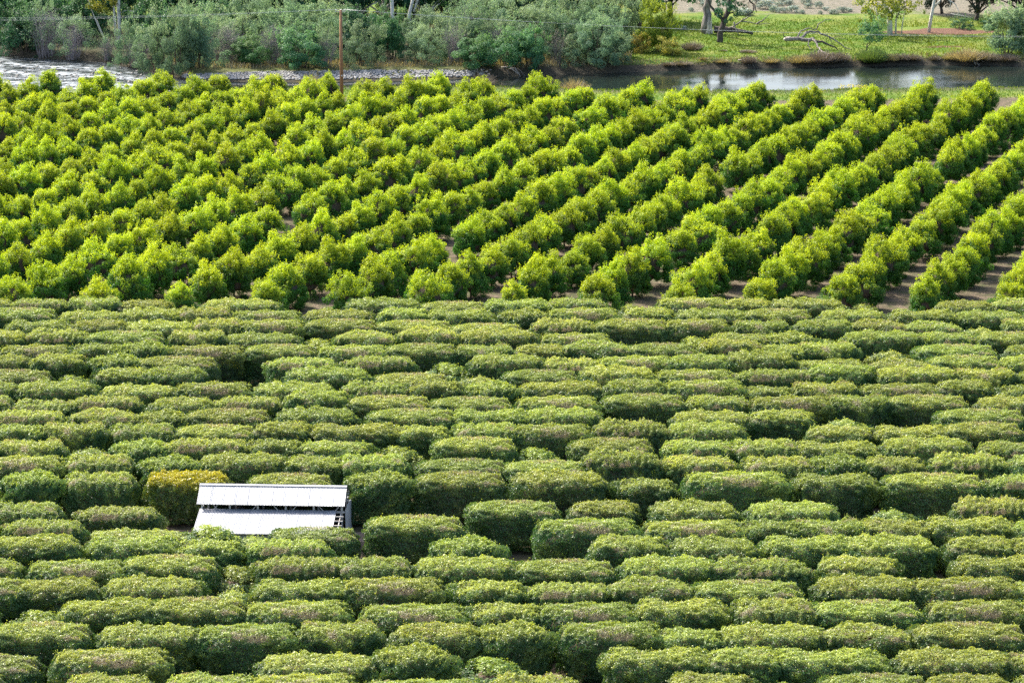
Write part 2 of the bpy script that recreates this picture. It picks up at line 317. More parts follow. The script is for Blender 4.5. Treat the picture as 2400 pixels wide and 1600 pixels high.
def clump_crown(seed, rx_, rz_, cz, n_cl, cr, n_leaf, L, W, shoots=0, young=(.42, 1.7), yb=0., up=.25, fill=.75, squash=.9, zmin=-.75, tdir=None, conical=0., lumpy=.22, skirt=False):
    """leaf clumps spread through an ovoid: outline uneven, gaps between the clumps"""
    rng = np.random.default_rng(seed); nf = noise3(seed+900, rx_*1.5)
    d = unit(rng.normal(size=(n_cl*3, 3))); d = d[d[:, 2] > zmin][:n_cl]
    rr_ = rng.uniform(fill, 1, len(d))**.5
    if skirt:
        q = np.clip(-d[:, 2], 0, 1); d = d.copy(); d[:, :2] *= (np.sqrt(1-q**5)/np.maximum(np.sqrt(1-q*q), .3))[:, None]
    C = d*np.array([rx_, rx_, rz_])*rr_[:, None]
    C[:, :2] *= (1-conical*np.clip(C[:, 2]/rz_, -1, 1))[:, None]
    C *= (1+lumpy*nf(C))[:, None]
    R = rng.uniform(.7, 1.3, len(C))*cr
    k = rng.integers(0, len(C), n_leaf)
    off = unit(rng.normal(size=(n_leaf, 3)))*(rng.uniform(.25, 1, n_leaf)**.45)[:, None]
    off[:, 2] *= squash
    P = C[k]+off*R[k][:, None]
    cn = rng.normal(size=len(C))*.24
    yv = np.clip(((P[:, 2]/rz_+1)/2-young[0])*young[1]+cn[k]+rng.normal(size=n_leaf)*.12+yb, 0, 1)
    nrm = unit(off*.7+unit(P*np.array([1, 1, 1]))*.5+rng.normal(size=(n_leaf, 3))*.55+np.array([0, 0, up]))
    tg = None if tdir is None else rng.normal(size=(n_leaf, 3))*.5+np.array(tdir)+unit(P)*.4
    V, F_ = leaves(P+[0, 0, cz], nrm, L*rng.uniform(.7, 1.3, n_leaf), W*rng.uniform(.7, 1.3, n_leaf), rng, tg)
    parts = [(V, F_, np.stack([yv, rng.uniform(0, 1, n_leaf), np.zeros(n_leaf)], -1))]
    if shoots:
        m = 16; d = unit(rng.normal(size=(shoots*3, 3))); d = d[d[:, 2] > .25][:shoots]
        b0 = d*np.array([rx_, rx_, rz_]); b0[:, :2] *= (1-conical*np.clip(b0[:, 2]/rz_, -1, 1))[:, None]; b0 *= (1+lumpy*nf(b0))[:, None]
        ln = rng.uniform(.35, .95, len(d))*cr*1.6
        tt = rng.uniform(0, 1, (len(d), m)); ax = unit(d*.5+[0, 0, 1]+rng.normal(size=d.shape)*.15)
        P = (b0[:, None]+ax[:, None]*(tt*ln[:, None])[..., None]+rng.normal(size=(len(d), m, 3))*(.05+.07*(1-tt))[..., None]).reshape(-1, 3)
        n2 = len(P); V, F_ = leaves(P+[0, 0, cz], unit(rng.normal(size=(n2, 3))+[0, 0, .3]), L*rng.uniform(.7, 1.1, n2), W*rng.uniform(.7, 1.1, n2), rng, rng.normal(size=(n2, 3))*.6+[0, 0, 1])
        parts.append((V, F_, np.stack([np.clip(.75+yb+rng.normal(size=n2)*.15, 0, 1), rng.uniform(.3, 1, n2), np.zeros(n2)], -1)))
    return parts, nf

def clipped_crown(seed, w_, d_, h_, n_leaf, L=.125, W=.062, dead=.16, young_b=0.):
    """a mechanically hedged crown: rounded block with a flat clipped top"""
    rng = np.random.default_rng(seed); n = n_leaf
    hx, hy, z0 = w_/2, d_/2, .25
    ar = np.array([w_*d_*1.15, w_*(h_-z0), w_*(h_-z0), d_*(h_-z0), d_*(h_-z0)]); fc = rng.choice(5, n, p=ar/ar.sum())
    a, b_ = rng.uniform(-1, 1, n), rng.uniform(-1, 1, n); c_ = rng.uniform(0, 1, n)
    hz_ = h_-z0
    P = np.stack([np.where(fc < 3, a*hx, np.where(fc == 3, hx, -hx)), np.where(fc == 0, b_*hy, np.where(fc == 1, hy, np.where(fc == 2, -hy, b_*hy))), np.where(fc == 0, hz_, c_*hz_)], -1)
    rr = np.array([1.6, 1.1, .82])
    lim = np.array([hx, hy, hz_])-rr
    Q = np.stack([np.clip(P[:, 0], -lim[0], lim[0]), np.clip(P[:, 1], -lim[1], lim[1]), np.minimum(P[:, 2], lim[2])], -1)
    D = unit((P-Q)/rr); Sf = Q+D*rr; nrm = unit(D/rr)
    f1, f2, f3, f4 = noise3(seed+1, 2.6), noise3(seed+2, .85), noise3(seed+3, 1.5), noise3(seed+4, .45)
    dep = rng.exponential(.10, n)
    flat = np.clip(nrm[:, 2], 0, 1)
    amp = (.32*f1(Sf)*(1-.75*flat**3)+.17*f2(Sf)*(1-.6*flat**3)+.07*f4(Sf))-.14*flat*np.abs(Sf[:, 0]/hx)**4
    P = Sf+nrm*(amp-dep)[:, None]
    P[:, :2] *= (1-.10*np.clip(1-P[:, 2]/hz_, 0, 1)**2)[:, None]
    P[:, 2] += z0
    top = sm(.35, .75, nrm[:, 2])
    dd = (sm(.42, .85, f3(Sf*np.array([.7, 1.6, 1])) + .2*f2(Sf))*top*.75+.05*top+.015)*dead/.16
    isdead = (rng.uniform(0, 1, n) < dd).astype(float)
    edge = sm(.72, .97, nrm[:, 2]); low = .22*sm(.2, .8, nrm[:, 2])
    yv = np.clip(low+.62*edge*(.75+.4*np.clip(f2(Sf), 0, 1))+.30*sm(.2, .9, f1(Sf+7))+.16*sm(.1, .8, f2(Sf))+.13*rng.normal(size=n)-.05+young_b*sm(.5, 1.05, Sf[:, 2]/hz_)*(.75+.35*f2(Sf)), 0, 1)  # tops paler by facing: sunlight on the clipped crest put into leaf colour
    ln = unit(nrm*.8+rng.normal(size=(n, 3))*.52+[0, 0, .12])
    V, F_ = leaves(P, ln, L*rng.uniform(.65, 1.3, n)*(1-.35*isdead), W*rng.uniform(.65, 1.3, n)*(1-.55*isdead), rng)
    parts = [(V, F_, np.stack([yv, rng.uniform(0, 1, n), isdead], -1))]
    # stray regrowth above the clipping line
    m = 900; q = rng.choice(np.where(flat > .3)[0], m//9); P2 = (P[q][:, None]+rng.normal(size=(len(q), 9, 3))*[.07, .07, .09]+[0, 0, .07]).reshape(-1, 3); n2 = len(P2)
    V, F_ = leaves(P2, unit(rng.normal(size=(n2, 3))), L*.9, W*.9, rng, rng.normal(size=(n2, 3))*.5+[0, 0, 1])
    parts.append((V, F_, np.stack([rng.uniform(.5, 1, n2), rng.uniform(.4, 1, n2), np.zeros(n2)], -1)))
    # solid stand-in for inner twigs, added to block light through the crown
    cx = np.array([0, 0, h_*.45]); cv, cf = blob(np.zeros(3), 1, lambda p: np.zeros(len(p)), 16, 9)
    cv = np.sign(cv)*np.abs(cv)**.7; cv = cv/np.abs(cv).max(0)*np.array([hx-.75, hy-.6, h_*.5-.45])+cx
    return parts, (cv, cf)
def trunk_mesh(name, h, r, seed, limbs=4, mat=None, spread=.8, base=.0):
    rng = random.Random(seed); mb = MB()
    top = Vector((rng.uniform(-.1, .1)*h, rng.uniform(-.1, .1)*h, h))
    mb.tube([(0, 0, -.25+base), (0, 0, .1*h), top*.5+Vector((rng.uniform(-.05, .05), 0, 0)), top], [r*1.25, r, r*.85, r*.6], 7)
    for i in range(limbs):
        a = 2*PI*i/limbs+rng.uniform(-.4, .4); L = h*rng.uniform(.8, 1.3)
        d = Vector((math.cos(a)*spread, math.sin(a)*spread, 1)).normalized()
        s0 = top*rng.uniform(.65, 1.0)
        mb.tube([s0, s0+d*L*.45+Vector((0, 0, .05*L)), s0+d*L], [r*.5, r*.33, r*.12], 5)
    return mb.mesh(name, mat or M['bark'], True)

# ------------------------------------------------------------------ orchard of lime-topped trees (rows run away to the right)
N_OR = 9
ORC = []
for i in range(N_OR):
    r = random.Random(100+i)
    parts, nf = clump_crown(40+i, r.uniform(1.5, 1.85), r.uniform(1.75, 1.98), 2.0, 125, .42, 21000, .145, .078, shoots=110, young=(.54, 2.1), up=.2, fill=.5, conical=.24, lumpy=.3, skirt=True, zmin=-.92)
    cv, cf = blob(np.array([0, 0, 1.85]), np.array([1.05, 1.05, 1.3]), nf)  # solid core added inside the leaves so light cannot pass
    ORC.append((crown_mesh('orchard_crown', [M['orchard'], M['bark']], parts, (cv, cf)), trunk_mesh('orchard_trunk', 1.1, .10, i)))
R = random.Random(4)
def in_view(x, y, z0, z1, hw, mx=0):
    p = rad(CAM_PITCH); f = 100/36*2400; ok = False
    for z in (z0, z1):
        dz = z-CAM_H; fw = y*math.cos(p)-dz*math.sin(p); uy = y*math.sin(p)+dz*math.cos(p)
        px_ = 1200+f*x/fw; py_ = 800-f*uy/fw; ww = hw*f/fw
        if -ww+mx < px_ < 2400+ww-mx and -5 < py_ < 1600-mx: ok = True
    return ok
trees = []
YF, ROW, STEP = 268.9, 8.0, 4.8
def far_edge(x): return np.interp(x, [-85, -50, -25, 5, 45, 85], [404, 408, 407, 399, 395, 393])
for k in range(-22, 14):
    row = []
    for j in range(0, 36):
        x = .08+ROW*k+.4*STEP*j+R.uniform(-.25, .25); y = YF+STEP*j+R.uniform(-.3, .3)
        if y > far_edge(x): break
        if R.random() < .012 and j > 1: continue
        sc = R.uniform(.92, 1.12)*(.95 if j == 0 else 1)
        row.append((x, y, sc, R.uniform(.94, 1.14)*(.92 if j == 0 else 1), R.uniform(0, 2*PI), R.randrange(N_OR)))
    seen = 0
    for j, tr in enumerate(row):
        v = in_view(tr[0], tr[1], .3, 4.2, 1.8)
        if v: seen += 1
        trees.append((tr, k, seen if not -6 <= k <= 6 else j+1, v))
vis = sorted([t_ for t_ in trees if t_[3]], key=lambda a: a[0][1])
print('orchard trees in view', len(vis), 'all', len(trees))
def orchard_label(k, j):
    if k < -6: return f'lime-topped orchard tree, {ordn(j)} along the {ordn(-6-k)} row entering at left edge'
    if k > 6: return f'lime-topped orchard tree, {ordn(j)} along the {ordn(k-6)} row entering at right edge'
    return f'lime-topped orchard tree, {ordn(j)} from near end of {ordn(k+7)} row from left'
near_t = vis[:300]; rest = [t_[0] for t_ in vis[300:]]+[t_[0] for t_ in trees if not t_[3]]
for (x, y, sc, sz, rz, vr), k, j, _ in near_t:
    e = tag(empty('orchard_tree', (x, y, 0), rz, (sc, sc, sc*sz)), orchard_label(k, j), 'citrus tree', 'young lime-topped trees in the upper orchard')
    link('crown', ORC[vr][0], e); link('trunk', ORC[vr][1], e)

def scatter(name, pts, variants, label, cat):
    """one mass made of instances on points"""
    me = bpy.data.meshes.new(name); me.from_pydata([(p[0], p[1], hz(p[0], p[1]) if p[1] > 400 else 0) for p in pts], [], [])
    for nm, ty, vals in (('sc', 'FLOAT_VECTOR', [(p[2], p[2], p[2]*p[3]) for p in pts]), ('rt', 'FLOAT_VECTOR', [(0, 0, p[4]) for p in pts]), ('vr', 'INT', [p[5] for p in pts])):
        a = me.attributes.new(nm, ty, 'POINT')
        a.data.foreach_set('vector' if ty != 'INT' else 'value', np.array(vals, np.float32 if ty != 'INT' else np.int32).ravel())
    o = tag(link(name, me), label, cat, kind='stuff')
    g = bpy.data.node_groups.new(name, 'GeometryNodeTree')
    g.interface.new_socket('Geometry', in_out='INPUT', socket_type='NodeSocketGeometry'); g.interface.new_socket('Geometry', in_out='OUTPUT', socket_type='NodeSocketGeometry')
    gi, go = g.nodes.new('NodeGroupInput'), g.nodes.new('NodeGroupOutput'); jn = g.nodes.new('GeometryNodeJoinGeometry')
    def named(nm, ty): n = g.nodes.new('GeometryNodeInputNamedAttribute'); n.data_type = ty; n.inputs[0].default_value = nm; return n.outputs[0]
    sc, rt, vr = named('sc', 'FLOAT_VECTOR'), named('rt', 'FLOAT_VECTOR'), named('vr', 'INT')
    for i, ob in enumerate(variants):
        cmp_ = g.nodes.new('FunctionNodeCompare'); cmp_.data_type = 'INT'; cmp_.operation = 'EQUAL'
        ia = [s for s in cmp_.inputs if s.type == 'INT']; g.links.new(vr, ia[0]); ia[1].default_value = i
        oi = g.nodes.new('GeometryNodeObjectInfo'); oi.inputs['Object'].default_value = ob; oi.inputs['As Instance'].default_value = True; oi.transform_space = 'ORIGINAL'
        ip = g.nodes.new('GeometryNodeInstanceOnPoints'); g.links.new(gi.outputs[0], ip.inputs['Points']); g.links.new(cmp_.outputs[0], ip.inputs['Selection'])
        g.links.new(oi.outputs['Geometry'], ip.inputs['Instance']); g.links.new(rt, ip.inputs['Rotation']); g.links.new(sc, ip.inputs['Scale'])
        g.links.new(ip.outputs[0], jn.inputs[0])
    g.links.new(jn.outputs[0], go.inputs[0])
    md = o.modifiers.new('mass', 'NODES'); md.node_group = g
    return o
def first_with(mesh): return next(o for o in bpy.data.objects if o.data == mesh)
orch_variants = [first_with(ORC[i][0]) for i in range(N_OR)]
scatter('distant_orchard_foliage', rest, orch_variants, 'far rows of lime-topped orchard trees merging along the river', 'orchard')

# ------------------------------------------------------------------ hedged citrus rows
N_HG = 9
HW = [5.2, 6.0, 6.6, 5.6, 6.2, 5.0, 6.9, 5.8, 6.3]
HED = []
for i in range(N_HG):
    r = random.Random(300+i)
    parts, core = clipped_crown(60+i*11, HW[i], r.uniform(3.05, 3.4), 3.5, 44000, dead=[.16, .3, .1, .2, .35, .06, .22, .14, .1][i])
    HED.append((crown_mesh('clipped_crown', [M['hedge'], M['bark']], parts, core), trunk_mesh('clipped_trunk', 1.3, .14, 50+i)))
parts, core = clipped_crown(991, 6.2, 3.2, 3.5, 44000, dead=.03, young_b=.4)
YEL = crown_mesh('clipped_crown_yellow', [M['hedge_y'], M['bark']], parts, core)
parts, nf = clump_crown(993, 1.9, 1.5, 1.75, 90, .42, 14000, .16, .085, shoots=24, young=(.55, 1.2), fill=.7)
REG = crown_mesh('regrowth_crown', [M['hedge'], M['bark']], parts, blob(np.array([0, 0, 1.6]), np.array([1.3, 1.3, 1.0]), nf))  # blob is an added core that stops light inside the crown
hed_list = []        # (x, y, w, hscale, rowlabel)
R = random.Random(11)
front_rows = [195.8, 191.3, 186.8, 182.3, 177.8, 173.3, 168.8, 164.3, 159.8]
back_rows = [202.2]+[207.0+4.52*i for i in range(13)]
exp1958 = [(-41.5, 6, 1), (-34.9, 5.6, .92), (-28.3, 6.2, .86), (.1, 7.0, .96), (6.6, 5.2, .95), (13.2, 6.6, .95), (20.0, 6.7, .93), (27.3, 4.0, .8), (34.6, 6.2, 1.02), (41, 6, 1)]
exp2022 = [(-41.5, 5, 1.03), (-35.6, 4.6, 1.05), (-30.4, 5.6, 1.03), (-24.0, 6.4, 1.05), (-16.4, 6.6, 1.0), (-9.9, 5.2, 1.03), (-3.8, 7.0, 1.04), (3.6, 7.4, 1.05), (10.0, 4.6, .92), (16.6, 8.2, 1.06), (23.9, 6.2, 1.0), (31.2, 7.8, 1.03), (38.2, 6.4, 1.0)]
for rows, wh in ((front_rows, 'f'), (back_rows, 'b')):
    for ri_, yr in enumerate(rows):
        if yr == 195.8: hed_list += [(x, yr, w_, hs, wh, ri_) for x, w_, hs in exp1958]; continue
        if yr == 202.2: hed_list += [(x, yr+R.uniform(-.2, .2), w_, hs, wh, ri_) for x, w_, hs in exp2022]; continue
        x = -72+R.uniform(0, 6)
        while x < 72:
            w_ = R.choice([5.0, 5.6, 6.0, 6.4, 6.8, 7.2, 7.6])
            hs = R.uniform(.955, 1.05)
            z_ = R.random()
            if z_ < .06: hs *= .8; w_ *= .68
            elif z_ < .11: hs *= 1.07
            elif z_ < .17: hs *= .91
            x += w_/2
            if R.random() > .04: hed_list.append((x, yr+R.uniform(-.14, .14), w_, hs*(.98 if wh == 'f' else 1.02), wh, ri_))
            x += w_/2+R.choice([-1.1, -.9, -.8, -.6, -.4, -.1, .3])
cnt = {}; extra = []; nvis = 0
for x, y, w_, hs, wh, ri_ in hed_list:
    if wh == 'f' and ri_ == 1 and -28 < x < -8: hs *= .77
    v = in_view(x, y, .6, 3.3*hs, w_/2, 4)
    vr = min(range(N_HG), key=lambda i: abs(HW[i]-w_)+R.uniform(0, 1.1)); sx = w_/HW[vr]; flip = R.random() < .5
    if not v: extra.append((x, y, sx, hs/sx, PI if flip else 0, vr)); continue
    key = (wh, ri_); cnt[key] = cnt.get(key, 0)+1; n_ = cnt[key]; nvis += 1
    if wh == 'f':
        rowtxt = 'row level with the shed' if ri_ == 0 else f'{ordn(ri_)} row in front of the shed'
    else: rowtxt = f'{ordn(ri_+1)} row beyond the shed'
    mesh = HED[vr][0]; lab = f'flat-topped green citrus tree, {ordn(n_)} from left, {rowtxt}'
    if wh == 'b' and ri_ == 0 and abs(x+24) < .6: mesh = YEL; lab = 'clipped citrus tree with yellow-tinged top just behind the shed roof'; sx = 1.03
    elif w_ < 5.3 and hs < .9: mesh = REG; sx = w_/3.9; lab = f'small rounded citrus tree, {ordn(n_)} from left, {rowtxt}'
    e = tag(empty('clipped_citrus_tree', (x, y, 0), (PI if flip else 0)+R.uniform(-.03, .03), (sx, 1, hs)), lab, 'citrus tree', 'flat-topped citrus trees in hedged rows')
    link('crown', mesh, e); link('trunk', HED[vr][1], e)
print('hedged trees in view', nvis)
hv = [first_with(HED[i][0]) for i in range(N_HG)]
scatter('outlying_hedge_foliage', extra, hv, 'clipped citrus rows continuing past the picture edges', 'orchard')

# ------------------------------------------------------------------ farm tracks
def sheet(name, x0, x1, y0, y1, mat, label, z=.005):
    n = 60; xs_ = np.linspace(x0, x1, n); q = noise3(len(name), 12.0)
    a = y0+.5*q(np.stack([xs_, xs_*0, xs_*0], -1)); b_ = y1+.5*q(np.stack([xs_, xs_*0+30, xs_*0], -1))
    V = np.concatenate([np.stack([xs_, a, xs_*0+z], -1), np.stack([xs_, b_, xs_*0+z], -1)]); i = np.arange(n-1)
    return tag(link(name, np_mesh(name, V, np.stack([i, i+1, i+1+n, i+n], -1), [mat])), label, 'track', kind='structure')
M['track'] = plain_mat('track_dirt', (.17, .125, .09), (.28, .215, .16), 1.1, .95, .1, bump=.3)
sheet('dirt_track', -120, 120, 263.8, 270.2, M['track'], 'bare dirt track between the two orchards')
sheet('shed_track', -120, 120, 197.9, 200.3, M['track'], 'narrow dirt track running past the shed')

# ------------------------------------------------------------------ shed with a raised middle roof
shed = tag(empty('farm_shed', (-17.35, 198.4, 0), rad(-3.0)), 'open farm shed with raised white corrugated metal roof among the hedged trees', 'shed')
def roof_sheet(x0, x1, y0, z0, y1, z1):
    pitch = .107; n = max(2, int(round((x1-x0)/pitch*4)))
    xs_ = np.linspace(x0, x1, n+1); hh = .016*np.sin(2*PI*(xs_-x0)/pitch)
    nrm = Vector((0, -(z1-z0), y1-y0)).normalized(); nrm = nrm if nrm.z > 0 else -nrm
    V = []
    for th in (0, -.006):
        for (yy, zz) in ((y0, z0), (y1, z1)):
            V += [(a, yy+nrm.y*(h+th), zz+nrm.z*(h+th)) for a, h in zip(xs_, hh)]
    k = n+1; F_ = []
    for i in range(n): F_ += [(i, i+1, k+i+1, k+i), (2*k+i, 3*k+i, 3*k+i+1, 2*k+i+1), (i, 2*k+i, 2*k+i+1, i+1), (k+i, k+i+1, 3*k+i+1, 3*k+i)]
    return V, F_
R = random.Random(8)
def sheets(x0, x1, w_, a, b_):
    n = int(round((x1-x0)/w_)); st = (x1-x0)/n
    for i in range(n):
        dz = .004+(i % 2)*.004; j0, j1 = R.uniform(-.012, .012), R.uniform(-.02, .02)
        V, F_ = roof_sheet(x0+i*st-.05, x0+(i+1)*st+.05, a[0], a[1]+dz, b_[0]+j1, b_[1]+dz)
        MB().add(V, F_).build('roof_sheet', M['metal'], shed, smooth=False)
UR, UE = (0, 4.02), (-1.8, 3.04)
sheets(-5.28, 5.33, .86, UR, UE); sheets(-5.28, 5.33, .86, UR, (1.8, 3.04))
sheets(-5.10, 4.72, .86, (-1.5, 2.62), (-5.05, 1.88)); sheets(-5.10, 5.1, .86, (1.5, 2.62), (4.6, 1.95))
MB().add([(a, b_*.17, 4.07-abs(b_)*.085+h) for h in (0, .012) for b_ in (-1, 0, 1) for a in (-5.36, 5.4)], [(0, 2, 3, 1), (2, 4, 5, 3), (6, 7, 9, 8), (8, 9, 11, 10), (0, 1, 7, 6), (4, 10, 11, 5), (0, 6, 8, 2), (2, 8, 10, 4), (1, 3, 9, 7), (3, 5, 11, 9)]).build('ridge_cap', M['metal'], shed)
for yy in (-4.75, -1.42, 1.42, 4.3):
    hh = {-4.75: 1.78, 4.3: 1.8}.get(yy, 2.95)
    for i in range(6): MB().box((-5.0+i*2.03, yy, hh/2-.05), (.13, .13, hh+.1)).build('post', M['timber'], shed)
for yy, zz in ((-4.75, 1.77), (-1.45, 2.50), (-1.5, 3.0), (1.45, 2.50), (1.5, 3.0), (4.3, 1.80)):
    MB().box((.1, yy, zz), (10.5, .07, .12)).build('beam', M['timber'], shed)
for i in range(6):
    yy = -1.65-i*.64; zz = 2.62-(-1.5-yy)*(.74/3.55)-.06
    MB().box((.1+.05, yy, zz), (10.45, .075, .07)).build('purlin', M['timber'], shed)
for x_ in (-5.0, -2.97, -.94, 1.09, 3.12, 5.12):
    MB().bar((x_, -1.5, 2.48), (x_, -4.95, 1.77), .06, .1).build('rafter', M['timber'], shed)
    MB().bar((x_, 0, 3.92), (x_, -1.72, 2.99), .06, .1).build('rafter', M['timber'], shed)
    MB().bar((x_, 0, 3.92), (x_, 1.72, 2.99), .06, .1).build('rafter', M['timber'], shed)
for x_, sgn in ((-4.2, 1), (-3.8, -1), (-1.4, 1), (.6, -1), (1.5, 1), (3.9, -1), (4.6, 1)):
    MB().bar((x_, -1.52, 2.5), (x_+.42*sgn, -1.56, 3.0), .05, .05).build('brace', M['timber'], shed)
for i in range(5):      # sheeting of the right-hand end, some boards short
    y0 = -1.25+i*1.14; top = 2.62-abs(y0+.57)*.05 if i < 2 else 2.5-(y0-1.0)*.18
    mb = MB(); mb.add([(5.36, y0+(.32 if i == 0 else 0), 0), (5.36, y0+1.12, 0), (5.36, y0+1.12, top-.12), (5.36, y0, top), (5.385, y0+(.32 if i == 0 else 0), 0), (5.385, y0+1.12, 0), (5.385, y0+1.12, top-.12), (5.385, y0, top)],
       [(0, 1, 2, 3), (7, 6, 5, 4), (0, 4, 5, 1), (1, 5, 6, 2), (2, 6, 7, 3), (3, 7, 4, 0)]).build('wall_panel', M['wall'], shed)
MB().box((5.0, -3.2, .9), (.42, .03, 1.8)).build('wall_panel', M['wall'], shed)
for i in range(9): MB().box((-4.75+i*1.14, -4.83, .85), (1.12, .025, 1.7)).build('wall_panel', M['timber'], shed)
for i in range(9): MB().box((-4.75+i*1.14, 4.38, .87), (1.12, .025, 1.74)).build('wall_panel', M['wall'], shed)
for i in range(8): MB().box((-5.14, -4.2+i*1.1, .85+.35*(1 if 1 < i < 5 else 0)), (.025, 1.08, 1.7+.7*(1 if 1 < i < 5 else 0))).build('wall_panel', M['wall'], shed)

# ------------------------------------------------------------------ utility pole and lines
PX, PY = -24.9, 413.0; PB = hz(PX, PY); PT = 12.55
pole = tag(empty('utility_pole', (PX, PY, PB)), 'tall brown wooden utility pole standing behind the lime orchard', 'utility pole')
MB().tube([(0, 0, -.5), (0, 0, PT*.5), (.02, 0, PT)], [.27, .235, .19], 12).build('shaft', M['pole'], pole, smooth=True)
MB().box((-.02, .0, PT-.22), (1.5, .10, .12)).build('crossarm', M['timber'], pole)
for a in (-.68, -.05, .62): MB().tube([(a, 0, PT-.16), (a, 0, PT-.02), (a, 0, PT+.02), (a, 0, PT+.10)], [.03, .03, .08, .05], 8).build('insulator', M['insul'], pole)
MB().box((.05, -.24, 3.0), (.16, .015, .22)).build('tag_plate', M['insul'], pole)
def wire(name, label, A, B, sag, n=60, r=.009):
    A, B = Vector(A), Vector(B)
    P_ = [A.lerp(B, i/n)-Vector((0, 0, 4*sag*(i/n)*(1-i/n))) for i in range(n+1)]
    tag(MB().tube(P_, r, 5).build(name, M['wire'], smooth=True), label, 'cable', 'power lines')
top = PB+PT
for a, dz, lab in ((-.68, .10, 'upper'), (-.05, .10, 'middle'), (.62, .10, 'lower')):
    zz = {'upper': 0, 'middle': -.45, 'lower': -.75}[lab]
    wire('power_line', f'{lab} power line leaving the pole towards the left', (PX+a, PY, top+dz), (PX-124, PY-6, top+.9+zz*1.3), 1.35)
    wire('power_line', f'{lab} power line leaving the pole towards the right', (PX+a, PY, top+dz), (PX+205, PY-4, top+.35+zz*.5), 3.75)
wire('guy_wire', 'thin guy wire slanting down just right of the utility pole', (PX+.1, PY+.1, top-.4), (PX+1.4, PY+6.5, hz(PX+1.4, PY+6.5)), .02, 4, .012)

# ------------------------------------------------------------------ far bank: shrubs
def shrub_stems(name, seed, w_, h_, n, mat, rr=.05, twigs=0):
    rng = random.Random(seed); mb = MB()
    for i in range(n):
        a = rng.uniform(0, 2*PI); s = rng.uniform(.1, .95); b0 = Vector((math.cos(a)*s*w_*.16+rng.uniform(-.1, .1)*w_, math.sin(a)*s*w_*.16, -.3))
        e_ = Vector((math.cos(a)*s*w_*.5, math.sin(a)*s*w_*.5, h_*rng.uniform(.55, 1.0)*(1-.35*s*s)))
        m_ = b0.lerp(e_, .5)+Vector((0, 0, .12*h_))+Vector((rng.uniform(-.1, .1), rng.uniform(-.1, .1), 0))*w_*.5
        mb.tube([b0, m_, e_], [rr, rr*.6, rr*.2], 4, cap=False)
        for q in range(twigs):
            u = rng.uniform(.35, 1); p0 = (m_.lerp(e_, (u-.5)*2) if u > .5 else b0.lerp(m_, u*2))
            d = Vector((rng.uniform(-1, 1), rng.uniform(-1, 1), rng.uniform(-.1, 1.2))).normalized()*rng.uniform(.5, 1.3)
            mb.tube([p0, p0+d*.5+Vector((0, 0, .06)), p0+d], [rr*.35, rr*.25, rr*.12], 3, cap=False)
    return mb.mesh(name, mat)
def shrub_set(kind, mat, nvar, seed, dens=14000, L=.19, W=.075, yb=0., n_cl=60, cr=.62, zmin=-.95, tw=0, stem_mat='bark', n_st=14, twigs=0, w0=6., h0=6.):
    out_ = []
    for i in range(nvar):
        parts, nf = clump_crown(seed+i, w0*.44, h0*.50, h0*.44, n_cl, cr, dens, L, W, shoots=44, young=(.45, 1.2), yb=yb, fill=.3, zmin=zmin, tdir=(0, 0, .7), lumpy=.42, up=.3, skirt=zmin < -.5)
        out_.append((crown_mesh(kind+'_crown', [M[mat]], parts), shrub_stems(kind+'_stems', seed+i, w0*.9, h0*.95, n_st, M[stem_mat], .05 if stem_mat == 'bark' else .028, twigs)))
    return out_
VS = {'W': shrub_set('willow', 'willow', 4, 500), 'G': shrub_set('alder', 'green', 3, 520, 14000, .19, .10), 'D': shrub_set('dark', 'dark', 3, 540, 14000, .2, .105, n_cl=70),
      'M': shrub_set('mixed', 'willow', 2, 560, 5000, n_st=60, stem_mat='twig', twigs=7), 'P': shrub_set('twiggy', 'willow', 3, 580, 2600, .22, .07, n_st=90, stem_mat='twig', twigs=9, cr=.8),
      'T': shrub_set('bare', 'brush', 1, 600, 200, .2, .05, n_st=60, stem_mat='deadwood', twigs=6)}
LOOK = {'W': ('willow_shrub', 'grey-green willow shrub', 'shrub'), 'G': ('leafy_shrub', 'fresh green leafy shrub', 'shrub'), 'D': ('leafy_shrub', 'dark green dense shrub', 'shrub'), 'M': ('willow_shrub', 'half-leafed willow shrub with grey twigs', 'shrub'), 'P': ('twiggy_shrub', 'purple-grey leafless twiggy shrub', 'shrub'), 'T': ('twiggy_shrub', 'tangle of bare grey branches', 'shrub')}
SHRUB = [(-82.4, 460.6, 5.5, 5.2, 'D'), (-79.9, 462.4, 6.3, 5.6, 'D'), (-75.6, 455.7, 5.8, 6.0, 'P'), (-70.9, 450.3, 6.4, 4.9, 'M'), (-65.0, 448.3, 3.1, 2.3, 'P'), (-61.4, 446.4, 4.7, 5.2, 'W'), (-59.3, 440.6, 4.4, 2.8, 'P'), (-56.0, 437.8, 5.3, 5.0, 'W'), (-52.2, 435.0, 6.6, 8.2, 'W'), (-48.5, 440.6, 6.3, 8.3, 'W'), (-45.4, 446.4, 6.1, 5.7, 'P'), (-40.6, 443.5, 5.7, 4.1, 'G'), (-37.5, 444.4, 5.4, 5.7, 'P'), (-32.8, 439.7, 7.0, 5.3, 'G'), (-29.2, 441.6, 5.0, 5.5, 'M'), (-23.5, 443.5, 6.4, 5.9, 'W'), (-19.3, 448.3, 4.7, 6.4, 'D'), (-14.0, 445.4, 6.0, 5.0, 'W'), (-9.3, 446.4, 5.1, 5.7, 'P'), (-5.8, 438.7, 5.3, 4.4, 'G'), (-1.2, 436.8, 7.2, 5.0, 'G'), (-2.4, 451.8, 6.1, 5.4, 'M'), (2.8, 438.7, 5.0, 5.2, 'G'), (7.1, 435.0, 3.9, 4.9, 'T'), (9.8, 436.8, 4.6, 4.0, 'W'), (13.4, 439.7, 6.3, 6.1, 'W'), (16.2, 443.5, 4.4, 4.1, 'W')]
